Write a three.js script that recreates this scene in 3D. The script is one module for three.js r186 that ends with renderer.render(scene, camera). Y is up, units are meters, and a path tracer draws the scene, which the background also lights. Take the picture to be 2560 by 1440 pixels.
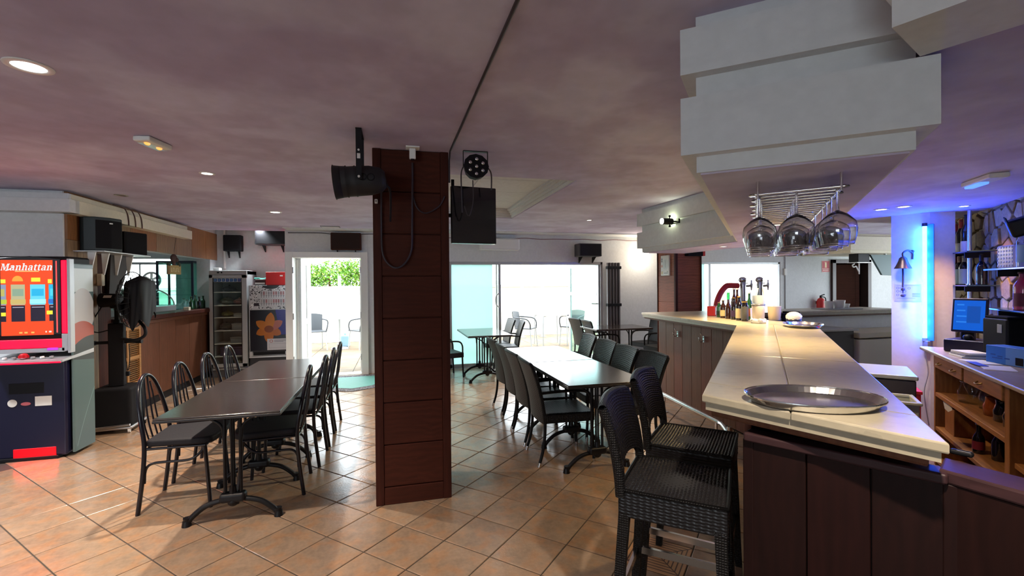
import * as THREE from 'three';
import { RoundedBoxGeometry } from 'three/addons/geometries/RoundedBoxGeometry.js';
import { mergeGeometries } from 'three/addons/utils/BufferGeometryUtils.js';
import { RectAreaLightUniformsLib } from 'three/addons/lights/RectAreaLightUniformsLib.js';

// ---------------------------------------------------------------- camera, sky, sun, exposure
const scene = new THREE.Scene();
const EYE = 1.487, PITCH = -0.443 * Math.PI / 180, ROLL = -0.527 * Math.PI / 180, YAW = 14.12 * Math.PI / 180, FOCAL = 1149;
const camera = new THREE.PerspectiveCamera(2 * Math.atan(720 / FOCAL) * 180 / Math.PI, 2560 / 1440, 0.05, 200);
camera.position.set(0, EYE, 0);
camera.rotation.order = 'YXZ';
camera.rotation.set(PITCH, -YAW, ROLL);
scene.add(camera);
const renderer = new THREE.WebGLRenderer();
renderer.toneMapping = THREE.LinearToneMapping;
renderer.toneMappingExposure = 1.2;
renderer.shadowMap.enabled = true;
RectAreaLightUniformsLib.init();
scene.background = new THREE.Color().setRGB(0.84, 0.94, 1.0);
scene.backgroundIntensity = 7.5;
const sun = new THREE.DirectionalLight(0xfff4e4, 3);
sun.position.set(6, 14, 7); sun.target.position.set(1, 0, -11);
sun.castShadow = true;
Object.assign(sun.shadow.camera, { left: -14, right: 14, top: 14, bottom: -14, near: 1, far: 50 });
sun.shadow.mapSize.set(2048, 2048);
scene.add(sun, sun.target);

// ---------------------------------------------------------------- helpers
function rngOf(seed) { let a = seed >>> 0; return () => { a = (a + 0x6D2B79F5) >>> 0; let t = a; t = Math.imul(t ^ (t >>> 15), t | 1); t ^= t + Math.imul(t ^ (t >>> 7), t | 61); return ((t ^ (t >>> 14)) >>> 0) / 4294967296; }; }
const R = rngOf(77);
const PI = Math.PI, V = (x, y, z) => new THREE.Vector3(x, y, z);
const RGB = (r, g, b) => new THREE.Color().setRGB(r, g, b);
const used = new Map();
function numbered(n) { const k = used.get(n) || 0; used.set(n, k + 1); return k ? `${n}_${String(k).padStart(3, '0')}` : n; }
// a photo pixel gives a direction; its distance comes from the plane the thing touches
const camM = new THREE.Matrix4().makeRotationFromEuler(camera.rotation);
const ray = (u, v) => V((u - 1280) / FOCAL, -(v - 720) / FOCAL, -1).applyMatrix4(camM);
const onY = (u, v, y = 0) => { const d = ray(u, v), t = (y - EYE) / d.y; return V(d.x * t, y, d.z * t); };
const onZ = (u, v, z) => { const d = ray(u, v), t = z / d.z; return V(d.x * t, EYE + d.y * t, z); };
const onX = (u, v, x) => { const d = ray(u, v), t = x / d.x; return V(x, EYE + d.y * t, d.z * t); };
const camInv = camM.clone().invert();
const pix = (x, y, z) => { const p = V(x, y - EYE, z).applyMatrix4(camInv); return p.z > -0.05 ? null : [1280 + FOCAL * p.x / -p.z, 720 - FOCAL * p.y / -p.z]; };

function N(g) { const r = g.index ? g.toNonIndexed() : g; for (const k of Object.keys(r.attributes)) if (!['position', 'normal', 'uv', 'color'].includes(k)) r.deleteAttribute(k); if (!r.attributes.uv) r.setAttribute('uv', new THREE.BufferAttribute(new Float32Array(r.attributes.position.count * 2), 2)); if (!r.attributes.normal) r.computeVertexNormals(); r.morphAttributes = {}; return r; }
const E3 = new THREE.Euler(), Q3 = new THREE.Quaternion(), M4 = new THREE.Matrix4();
function mv(g, x = 0, y = 0, z = 0, rx = 0, ry = 0, rz = 0, s = 1) { M4.compose(V(x, y, z), Q3.setFromEuler(E3.set(rx, ry, rz, 'YXZ')), V(s, s, s)); return g.applyMatrix4(M4); }
const box = (w, h, d, x = 0, y = 0, z = 0, ry = 0, rx = 0, rz = 0) => mv(N(new THREE.BoxGeometry(w, h, d)), x, y, z, rx, ry, rz);
const rbox = (w, h, d, r = 0.004, x = 0, y = 0, z = 0, ry = 0, rx = 0, rz = 0, seg = 1) => mv(N(new RoundedBoxGeometry(w, h, d, seg, Math.min(r, w / 2.01, h / 2.01, d / 2.01))), x, y, z, rx, ry, rz);
const span = (x0, x1, y0, y1, z0, z1) => box(Math.abs(x1 - x0), Math.abs(y1 - y0), Math.abs(z1 - z0), (x0 + x1) / 2, (y0 + y1) / 2, (z0 + z1) / 2);
const rspan = (x0, x1, y0, y1, z0, z1, r = 0.004) => rbox(Math.abs(x1 - x0), Math.abs(y1 - y0), Math.abs(z1 - z0), r, (x0 + x1) / 2, (y0 + y1) / 2, (z0 + z1) / 2);
const cyl = (r0, r1, h, x = 0, y = 0, z = 0, seg = 20, rx = 0, ry = 0, rz = 0) => mv(N(new THREE.CylinderGeometry(r1, r0, h, seg)), x, y, z, rx, ry, rz);
const ball = (r, x, y, z, sx = 1, sy = 1, sz = 1, a = 20, b = 12) => N(new THREE.SphereGeometry(r, a, b)).scale(sx, sy, sz).translate(x, y, z);
const torus = (r, t, x, y, z, rx = 0, ry = 0, rz = 0, a = 8, b = 32) => mv(N(new THREE.TorusGeometry(r, t, a, b)), x, y, z, rx, ry, rz);
const lathe = (pts, seg = 24, x = 0, y = 0, z = 0) => N(new THREE.LatheGeometry(pts.map(p => new THREE.Vector2(p[0], p[1])), seg)).translate(x, y, z);
function tube(pts, r, seg = 24, rad = 8, closed = false, tension = 0.5) { const c = new THREE.CatmullRomCurve3(pts.map(p => p.isVector3 ? p : V(...p)), closed, 'catmullrom', tension); return N(new THREE.TubeGeometry(c, seg, r, rad, closed)); }
function bar(a, b, r, rad = 8) { a = a.isVector3 ? a : V(...a); b = b.isVector3 ? b : V(...b); const d = b.clone().sub(a), g = N(new THREE.CylinderGeometry(r, r, d.length(), rad)); g.applyQuaternion(new THREE.Quaternion().setFromUnitVectors(V(0, 1, 0), d.normalize())); return g.translate((a.x + b.x) / 2, (a.y + b.y) / 2, (a.z + b.z) / 2); }
// flat bar of rectangular section between two points
function flat(a, b, w, h) { a = V(...a); b = V(...b); const d = b.clone().sub(a), L = d.length(); const g = N(new THREE.BoxGeometry(w, h, L)); const m = new THREE.Matrix4().lookAt(b, a, V(0, 1, 0)); g.applyMatrix4(m); return g.translate((a.x + b.x) / 2, (a.y + b.y) / 2, (a.z + b.z) / 2); }
// prism over a polygon in plan [[x,z],...] between two heights
function prism(poly, y0, y1, bevel = 0) { const s = new THREE.Shape(poly.map(p => new THREE.Vector2(p[0], -p[1]))); const g = new THREE.ExtrudeGeometry(s, { depth: y1 - y0 - 2 * bevel, bevelEnabled: bevel > 0, bevelSize: bevel, bevelThickness: bevel, bevelOffset: -bevel, bevelSegments: 2 }); g.rotateX(-PI / 2); return N(g).translate(0, y0 + bevel, 0); }
// extrusion of an outline [[x,y],...] along z, centred
function ext(pts, depth, bevel = 0, hole) { const s = new THREE.Shape(pts.map(p => new THREE.Vector2(p[0], p[1]))); if (hole) s.holes.push(new THREE.Path(hole.map(p => new THREE.Vector2(p[0], p[1])))); const g = new THREE.ExtrudeGeometry(s, { depth: depth - 2 * bevel, bevelEnabled: bevel > 0, bevelSize: bevel, bevelThickness: bevel, bevelOffset: -bevel, bevelSegments: 2, curveSegments: 8 }); return N(g).translate(0, 0, -depth / 2 + bevel); }
const arcPts = (cx, cy, r, a0, a1, n) => Array.from({ length: n + 1 }, (_, i) => [cx + r * Math.cos(a0 + (a1 - a0) * i / n), cy + r * Math.sin(a0 + (a1 - a0) * i / n)]);
function metreUV(g, how, ox, oy) { const p = g.attributes.position, n = g.attributes.normal, u = new Float32Array(p.count * 2); for (let i = 0; i < p.count; i++) { const ax = Math.abs(n.getX(i)), ay = Math.abs(n.getY(i)), az = Math.abs(n.getZ(i)); let a, b; if (ay >= ax && ay >= az) { a = p.getX(i); b = p.getZ(i); } else if (ax >= az) { a = p.getZ(i); b = p.getY(i); } else { a = p.getX(i); b = p.getY(i); } if (how === 'v') [a, b] = [b, a]; if (how === 'z' && ay >= ax && ay >= az) [a, b] = [b, a]; u[2 * i] = a + ox; u[2 * i + 1] = b + oy; } g.setAttribute('uv', new THREE.BufferAttribute(u, 2)); return g; }
function geo(gs, m) { gs = Array.isArray(gs) ? gs : [gs]; const g = gs.length > 1 ? mergeGeometries(gs.map(N)) : N(gs[0]); const how = m && m.userData.metres; return how ? metreUV(g, how, R() * 7, R() * 7) : g; }
function obj(name, gs, m, parent) { const o = new THREE.Mesh(geo(gs, m), m); o.name = parent ? name : numbered(name); o.castShadow = o.receiveShadow = true; (parent || scene).add(o); return o; }
function tag(o, label, category, group) { o.userData.label = label; o.userData.category = category; if (group) o.userData.group = group; return o; }
function thing(name, label, category, pos = [0, 0, 0], turn = 0, group) { const o = new THREE.Group(); o.name = numbered(name); o.position.set(...pos); o.rotation.y = turn; scene.add(o); return tag(o, label, category, group); }
function one(name, label, category, gs, m, group) { return tag(obj(name, gs, m), label, category, group); }
function struct(name, gs, m) { const o = obj(name, gs, m); o.userData.kind = 'structure'; return o; }
function structGroup(name) { const o = new THREE.Group(); o.name = numbered(name); o.userData.kind = 'structure'; scene.add(o); return o; }
function dup(root, pos, turn, label, group) { const r = root.clone(); r.userData = { ...root.userData }; r.name = numbered(root.name.replace(/_\d{3}$/, '')); r.position.set(...pos); r.rotation.y = turn; if (label) r.userData.label = label; if (group) r.userData.group = group; scene.add(r); return r; }
const quad = (name, w, h, m, parent, x, y, z, ry = 0, rx = 0) => { const o = new THREE.Mesh(new THREE.PlaneGeometry(w, h), m); o.name = name; o.position.set(x, y, z); o.rotation.set(rx, ry, 0, 'YXZ'); o.castShadow = o.receiveShadow = true; parent.add(o); return o; };

// ---------------------------------------------------------------- procedural textures
function lattice(seed, n) { const r = rngOf(seed), a = new Float32Array(n * n); for (let i = 0; i < a.length; i++) a[i] = r(); return a; }
function vnoise(seed, n) { const a = lattice(seed, n); return (u, v) => { u = ((u % 1) + 1) % 1 * n; v = ((v % 1) + 1) % 1 * n; const i = Math.floor(u), j = Math.floor(v), fx = u - i, fy = v - j, sx = fx * fx * (3 - 2 * fx), sy = fy * fy * (3 - 2 * fy), I = (i + 1) % n, J = (j + 1) % n; return (a[j % n * n + i % n] * (1 - sx) + a[j % n * n + I] * sx) * (1 - sy) + (a[J * n + i % n] * (1 - sx) + a[J * n + I] * sx) * sy; }; }
function fbm(seed, base, oct) { const f = Array.from({ length: oct }, (_, k) => vnoise(seed + k * 31, base * 2 ** k)); return (u, v) => { let s = 0, a = 0.5, t = 0; for (const n of f) { s += a * n(u, v); t += a; a *= 0.5; } return s / t; }; }
function dtex(n, fn, srgb = true, m = n) { const d = new Uint8Array(n * m * 4); for (let j = 0; j < m; j++) for (let i = 0; i < n; i++) { const c = fn(i / n, j / m), k = (j * n + i) * 4; for (let q = 0; q < 3; q++) d[k + q] = Math.max(0, Math.min(255, 255 * (c.length ? c[q] : c))); d[k + 3] = 255; } const t = new THREE.DataTexture(d, n, m); t.wrapS = t.wrapT = THREE.RepeatWrapping; t.magFilter = THREE.LinearFilter; t.minFilter = THREE.LinearMipmapLinearFilter; t.generateMipmaps = true; if (srgb) t.colorSpace = THREE.SRGBColorSpace; t.needsUpdate = true; return t; }
const rep = (t, a, b = a) => { const c = t.clone(); c.repeat.set(a, b); c.needsUpdate = true; return c; };
function canvas(w, h, draw) { const c = document.createElement('canvas'); c.width = w; c.height = h; draw(c.getContext('2d'), w, h); const t = new THREE.CanvasTexture(c); t.colorSpace = THREE.SRGBColorSpace; return t; }
const mixc = (a, b, t) => a.map((v, i) => v + (b[i] - v) * t);
const f1 = fbm(11, 4, 6), f2 = fbm(57, 8, 5), f3 = fbm(91, 32, 3), f4 = fbm(133, 3, 4);
const stuccoTex = dtex(1024, (u, v) => { const w = f1(u + 0.05 * f2(u, v), v + 0.05 * f2(v, u)), p = Math.min(1, Math.max(0, (w - 0.40) * 5)), q = Math.min(1, Math.max(0, (f2(u, v) - 0.5) * 5)), s = 0.96 + 0.08 * f3(u, v); return mixc(mixc([0.86, 0.80, 0.825], [0.95, 0.915, 0.91], p), [0.83, 0.755, 0.78], 0.5 * q).map(c => c * s); });
const grainTex = dtex(512, (u, v) => { const w = f4(u * 1, v) * 0.9, l = 0.5 + 0.5 * Math.sin((v * 46 + 9 * w + 1.5 * f2(u, v)) * PI), fine = f3(u * 0.13, v * 3); const k = 0.80 + 0.12 * l * f1(u, v) + 0.16 * (fine - 0.5) + 0.22 * (f4(u + 0.3, v * 0.5) - 0.5); return [k, k * 0.985, k * 0.965]; });
const clayTex = dtex(512, (u, v) => { const a = f4(u, v), b = f2(u, v), c = f3(u, v); const k = 0.86 + 0.22 * (a - 0.5) + 0.14 * (b - 0.5) + 0.10 * (c - 0.5); return mixc([k, k * 0.985, k * 0.96], [k * 1.02, k * 0.93, k * 0.84], Math.max(0, Math.min(1, (b - 0.42) * 3))); });
const stoneTex = dtex(512, (u, v) => { const k = 0.80 + 0.34 * (f1(u, v) - 0.5) + 0.2 * (f3(u, v) - 0.5); return [k, k * 0.97, k * 0.91]; });
const speckTex = dtex(256, (u, v) => { const k = 0.975 + 0.05 * (f3(u, v) - 0.5) + 0.02 * (f2(u, v) - 0.5); return [k, k, k]; });
const worktopTex = dtex(512, (u, v) => { const k = 0.94 + 0.10 * (f1(u, v) - 0.5) + 0.08 * (f3(u, v) - 0.5) - (f2(u * 1, v) > 0.66 ? 0.05 : 0); return [k, k * 0.99, k * 0.97]; });
const plasterBump = dtex(512, (u, v) => 0.5 * f2(u, v) + 0.5 * f3(u, v), false);
const weaveH = (u, v) => { const i = Math.floor(u), j = Math.floor(v), a = u - i, b = v - j, s = (i + j) & 1; const x = s ? a : b, y = s ? b : a; return (s ? 1 : 0.8) * Math.pow(Math.max(0, Math.sin(PI * x)), 0.7) * Math.pow(Math.max(0, Math.sin(PI * y)), 0.45); };
const weaveBump = dtex(256, (u, v) => weaveH(u * 8, v * 8), false);
const rough2 = dtex(256, (u, v) => { const k = 0.7 + 0.6 * (f1(u, v) - 0.5); return [k, k, k]; }, false);

// ---------------------------------------------------------------- materials
function std(c, rough = 0.6, metal = 0, o = {}) { const { metres, spec, ...p } = o; const m = spec === undefined ? new THREE.MeshStandardMaterial({ color: c, roughness: rough, metalness: metal, ...p }) : new THREE.MeshPhysicalMaterial({ color: c, roughness: rough, metalness: metal, specularIntensity: spec, ...p }); if (metres) m.userData.metres = metres; return m; }
function phys(c, rough, o = {}) { const { metres, ...p } = o; const m = new THREE.MeshPhysicalMaterial({ color: c, roughness: rough, ...p }); if (metres) m.userData.metres = metres; return m; }
const M = {};
M.ceiling = std(RGB(0.72, 0.735, 0.93), 0.9, 0, { map: rep(stuccoTex, 1 / 2.6), bumpMap: rep(plasterBump, 0.8), bumpScale: 0.002, metres: 'h' });
M.wall = std(RGB(0.74, 0.755, 0.76), 0.85, 0, { map: rep(speckTex, 1.2), bumpMap: rep(plasterBump, 1.5), bumpScale: 0.0006, metres: 'h' });
M.cream = std(RGB(0.78, 0.72, 0.56), 0.7, 0, { map: rep(speckTex, 1.5), metres: 'h' });
M.soffit = M.wall;
M.grout = std(RGB(0.055, 0.045, 0.038), 0.9, 0, { map: rep(speckTex, 4), metres: 'h' });
M.redwood = std(RGB(0.082, 0.020, 0.011), 0.6, 0, { map: rep(grainTex, 1.1), spec: 0.35, metres: 'h' });
M.redwoodV = std(RGB(0.070, 0.017, 0.010), 0.6, 0, { spec: 0.35, map: rep(grainTex, 1.1), metres: 'v' });
M.pillarwood = std(RGB(0.34, 0.105, 0.055), 0.55, 0, { spec: 0.5, map: rep(grainTex, 1.1), metres: 'h' });
M.barwood = std(RGB(0.17, 0.066, 0.036), 0.5, 0, { spec: 0.5, map: rep(grainTex, 1.2), metres: 'v' });
M.orangewood = std(RGB(0.36, 0.155, 0.055), 0.45, 0, { map: rep(grainTex, 1.0), metres: 'v' });
M.pine = std(RGB(0.46, 0.21, 0.075), 0.45, 0, { map: rep(grainTex, 1.2), metres: 'h' });
M.pineV = std(RGB(0.43, 0.19, 0.068), 0.45, 0, { map: rep(grainTex, 1.2), metres: 'v' });
M.louver = std(RGB(0.50, 0.25, 0.08), 0.5, 0, { map: rep(grainTex, 1.4), metres: 'h' });
M.beigeboard = std(RGB(0.36, 0.23, 0.13), 0.55, 0, { map: rep(grainTex, 1.0), metres: 'v' });
M.worktop = phys(RGB(0.48, 0.44, 0.335), 0.34, { map: rep(worktopTex, 1.2), clearcoat: 0.25, clearcoatRoughness: 0.25, metres: 'h' });
M.worktopEdge = M.worktop;
M.table = phys(RGB(0.030, 0.022, 0.020), 0.17, { map: rep(speckTex, 6), metres: 'h' });
M.tableEdge = std(RGB(0.014, 0.012, 0.014), 0.4);
M.iron = std(RGB(0.008, 0.008, 0.010), 0.4, 0, { spec: 0.5 });
M.blackTube = phys(RGB(0.007, 0.007, 0.012), 0.25, { specularIntensity: 0.6, clearcoat: 0.3, clearcoatRoughness: 0.15 });
M.pad = std(RGB(0.010, 0.010, 0.014), 0.6, 0, { spec: 0.5, bumpMap: rep(plasterBump, 3), bumpScale: 0.001, metres: 'h' });
M.wicker = std(RGB(0.011, 0.010, 0.011), 0.33, 0, { spec: 0.7 });
M.wickerSide = std(RGB(0.010, 0.0095, 0.010), 0.4, 0, { spec: 0.5, bumpMap: rep(weaveBump, 8), bumpScale: 0.004, metres: 'h' });
M.wickerTrim = std(RGB(0.009, 0.0085, 0.009), 0.45, 0, { spec: 0.5, bumpMap: rep(weaveBump, 14), bumpScale: 0.003, metres: 'h' });
M.steel = std(RGB(0.72, 0.72, 0.72), 0.16, 1);
M.brushed = std(RGB(0.62, 0.62, 0.63), 0.32, 1);
M.tray = std(RGB(0.74, 0.74, 0.73), 0.24, 1, { roughnessMap: rep(rough2, 2), metres: 'h' });
M.alu = std(RGB(0.55, 0.57, 0.58), 0.4, 0.6);
M.black = std(RGB(0.008, 0.008, 0.010), 0.5, 0, { spec: 0.45 });
M.matte = std(RGB(0.010, 0.010, 0.012), 0.85, 0, { spec: 0.3 });
M.gloss = phys(RGB(0.006, 0.006, 0.010), 0.12, { clearcoat: 0.5 });
M.navy = std(RGB(0.008, 0.008, 0.032), 0.35);
M.white = std(RGB(0.80, 0.80, 0.78), 0.5);
M.whitePaint = std(RGB(0.82, 0.83, 0.81), 0.4);
M.grey = std(RGB(0.30, 0.31, 0.32), 0.5);
M.greyPlastic = std(RGB(0.085, 0.09, 0.10), 0.5);
M.red = std(RGB(0.55, 0.02, 0.02), 0.45);
M.glass = phys(RGB(0.95, 0.99, 0.97), 0.02, { transmission: 1, thickness: 0, ior: 1.5 });
M.greenGlass = phys(RGB(0.72, 0.90, 0.86), 0.03, { transmission: 1, thickness: 0, ior: 1.5 });
M.frost = phys(RGB(0.70, 0.90, 0.87), 0.85, { transmission: 0.6, thickness: 0, ior: 1.45 });
M.crystal = phys(RGB(0.97, 0.97, 1.0), 0.0, { transmission: 1, thickness: 0, ior: 1.5 });
M.cable = std(RGB(0.03, 0.022, 0.03), 0.6);
M.paper = std(RGB(0.78, 0.77, 0.72), 0.8);
const glow = (r, g, b, k) => { const m = new THREE.MeshStandardMaterial({ color: RGB(0.5 * Math.min(1, r), 0.5 * Math.min(1, g), 0.5 * Math.min(1, b)), roughness: 0.4 }); m.emissive = RGB(r, g, b); m.emissiveIntensity = k; return m; };
const printed = (tex, rough = 0.45) => std(RGB(1, 1, 1), rough, 0, { map: tex });
const screenMat = (tex, k) => { const m = new THREE.MeshStandardMaterial({ color: 0x050505, roughness: 0.25 }); m.emissive = RGB(1, 1, 1); m.emissiveMap = tex; m.emissiveIntensity = k; return m; };
const CEIL = 2.41, BARCEIL = 2.13, FARZ = -8.15, LEFTX = -3.05;
// ================================================================ THE SETTING
// ---- floor: recessed grout bed, clay tiles laid at 45 degrees
{
  const floor = struct('floor', span(-7.2, 11.8, -0.2, -0.004, 3.8, -9.1), M.grout);
  const S = 0.316, gap = 0.0065, c45 = Math.SQRT1_2;
  function tileGeo(w, k) { const h = w / 2, b = 0.003, t = 0, y0 = -0.006, yb = -0.0022, r = rngOf(k * 13 + 5); const top = [[-h + b, -h + b], [h - b, -h + b], [h - b, h - b], [-h + b, h - b]], out = [[-h, -h], [h, -h], [h, h], [-h, h]]; const P = []; const ox = r() * 3, oz = r() * 3, U = []; const put = (a, y) => { P.push(a[0], y, a[1]); U.push(a[0] * 2 + ox, a[1] * 2 + oz); }; const q = (a, ya, b2, yb2, c, yc, d, yd) => { put(a, ya); put(c, yc); put(b2, yb2); put(a, ya); put(d, yd); put(c, yc); }; q(top[0], t, top[1], t, top[2], t, top[3], t); for (let i = 0; i < 4; i++) { const j = (i + 1) % 4; q(out[i], yb, out[j], yb, top[j], t, top[i], t); q(out[i], y0, out[j], y0, out[j], yb, out[i], yb); } const g = new THREE.BufferGeometry(); g.setAttribute('position', new THREE.Float32BufferAttribute(P, 3)); g.setAttribute('uv', new THREE.Float32BufferAttribute(U, 2)); g.computeVertexNormals(); return g; }
  const geos = Array.from({ length: 6 }, (_, k) => tileGeo(S - gap, k));
  const tints = [[0.415, 0.305, 0.225], [0.39, 0.285, 0.21], [0.435, 0.325, 0.24], [0.41, 0.29, 0.205], [0.385, 0.28, 0.21]];
  const mats = tints.map(t => phys(RGB(...t), 0.30, { map: clayTex, roughnessMap: rough2, bumpMap: rep(plasterBump, 2), bumpScale: 0.0006 }));
  const patTex = canvas(256, 256, (g, w, h) => { g.fillStyle = '#b98f68'; g.fillRect(0, 0, w, h); g.strokeStyle = '#4a2f22'; g.lineWidth = 5; for (let i = 0; i < 5; i++) { const m = 18 + i * 19; g.strokeRect(m, m, w - 2 * m, h - 2 * m); } g.beginPath(); g.moveTo(0, 0); g.lineTo(w, h); g.moveTo(w, 0); g.lineTo(0, h); g.stroke(); });
  const pat = printed(patTex, 0.4);
  const patGeo = geos[0].clone(); { const p = patGeo.attributes.position, u = patGeo.attributes.uv; for (let i = 0; i < p.count; i++) u.setXY(i, p.getX(i) / (S - gap) + 0.5, p.getZ(i) / (S - gap) + 0.5); }
  const r = rngOf(5), list = [], spot = onY(1550, 1405), spot2 = onY(1660, 1385);
  for (let i = -10; i < 34; i++) for (let j = -30; j < 30; j++) {
    const xg = (-5.436 + j + 0.5) * S, zg = (-6.576 - i - 0.5) * S, x = c45 * (xg - zg), z = c45 * (xg + zg), k = [r(), r(), r()];
    if (x < -3.22 || x > 7.6 || z > 0.6 || z < -8.36 || (z < -8.14 && x > -0.6 && x < 0)) continue;
    if (z < -5.4 + 0.25 && x < -2.8 && false) continue;
    const p = pix(x, 0, z); if (!p) continue;
    const inF = p[0] > -140 && p[0] < 2700 && p[1] < 1640;
    if (!inF) continue;
    list.push({ x, z, k, d: Math.hypot(x, z) + (p[0] < 0 || p[0] > 1960 || p[1] > 1440 ? 3 : 0) });
  }
  list.sort((a, b) => a.d - b.d);
  const rest = tints.map(() => []);
  list.forEach((t, n) => {
    const v = Math.floor(t.k[0] * geos.length), m = Math.floor(t.k[1] * mats.length), turn = PI / 4 + Math.floor(t.k[2] * 4) * PI / 2, lift = (t.k[2] * 7 % 1) * 0.0012;
    const isP = Math.hypot(t.x - spot.x, t.z - spot.z) < 0.17 || Math.hypot(t.x - spot2.x, t.z - spot2.z) < 0.15;
    if (n < 300) { const o = new THREE.Mesh(isP ? patGeo : geos[v], isP ? pat : mats[m]); o.name = 'tile'; o.position.set(t.x, lift, t.z); o.rotation.y = turn; o.castShadow = o.receiveShadow = true; floor.add(o); }
    else rest[m].push(mv(geos[v].clone(), t.x, lift, t.z, 0, turn));
  });
  rest.forEach((g, k) => { if (g.length) { const o = new THREE.Mesh(mergeGeometries(g), mats[k]); o.name = 'far_tiles'; o.userData.kind = 'stuff'; o.receiveShadow = true; floor.add(o); } });
}
// ---- terrace outside
{
  const m = std(RGB(0.34, 0.27, 0.19), 0.7, 0, { map: rep(clayTex, 0.6), metres: 'h' });
  const tf = struct('terrace_floor', span(-9, 14, -0.2, -0.03, -8.36, -15), M.grout);
  const g = [], r = rngOf(9);
  for (let x = -6; x < 11; x += 0.5) for (let z = -8.62; z > -13; z -= 0.5) g.push(rbox(0.492, 0.03, 0.492, 0.004, x, -0.018 + r() * 0.002, z));
  const o = obj('paving_slabs', g, m, tf); o.userData.kind = 'stuff';
  struct('threshold', [span(-1.62, -0.56, -0.05, 0.004, -8.13, -8.37), span(0, 3.85, -0.05, 0.004, -8.13, -8.37), span(6, 7.98, -0.05, 0.004, -8.13, -8.37)], M.alu);
  struct('terrace_wall', [span(-8, 13, 0, 1.42, -12.9, -13.1), span(-8, 13, 1.42, 1.48, -12.86, -13.14)], std(RGB(0.80, 0.76, 0.66), 0.85, 0, { map: rep(speckTex, 1), metres: 'h' }));
}
// ---- ceiling with the recessed white field
{
  const rx0 = 0.02, rx1 = 1.58, rz0 = -3.85, rz1 = -6.25;
  const c = struct('ceiling', [span(-7.2, rx0, CEIL, 2.56, 3.8, -8.36), span(rx1, 11.8, CEIL, 2.56, 3.8, -8.36), span(rx0, rx1, CEIL, 2.56, 3.8, rz0), span(rx0, rx1, CEIL, 2.56, rz1, -8.36)], M.ceiling);
  const w = M.wall;
  for (let i = 0; i < 2; i++) for (let j = 0; j < 4; j++) { const x0 = rx0 + i * 0.78, z0 = rz0 - j * 0.6; obj('recess_panel', rspan(x0 + 0.004, x0 + 0.776, 2.53, 2.55, z0 - 0.004, z0 - 0.596, 0.003), w, c); }
  const cove = [];
  for (let k = 0; k < 4; k++) { const o = 0.016 + k * 0.024, y = 2.42 + k * 0.028; cove.push(span(rx1 - o, rx1, y, y + 0.028, rz0, rz1), span(rx0, rx1, y, y + 0.028, rz1 + o, rz1), span(rx0, rx0 + o, y, y + 0.028, rz0, rz1), span(rx0, rx1, y, y + 0.028, rz0, rz0 - o)); }
  obj('cove_moulding', cove, w, c);
  struct('ceiling_bar', prism([[1.5, -1.03], [3.6, -3.25], [3.62, -3.95], [11.75, -3.95], [11.75, 3.7], [2.75, 3.7], [1.9, 0.2], [1.45, -0.96]], BARCEIL, CEIL + 0.02), M.ceiling);
  struct('ceiling_border', span(-1.7, 6.5, 2.395, 2.42, -7.75, -8.2), M.wall);
  struct('roof', span(-7.4, 12, 2.7, 2.9, 4, -9.6), M.wall);
  struct('ceiling_alcove', span(-3.3, -1.55, 2.55, 2.7, -8.36, -9.3), M.wall);
}
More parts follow.
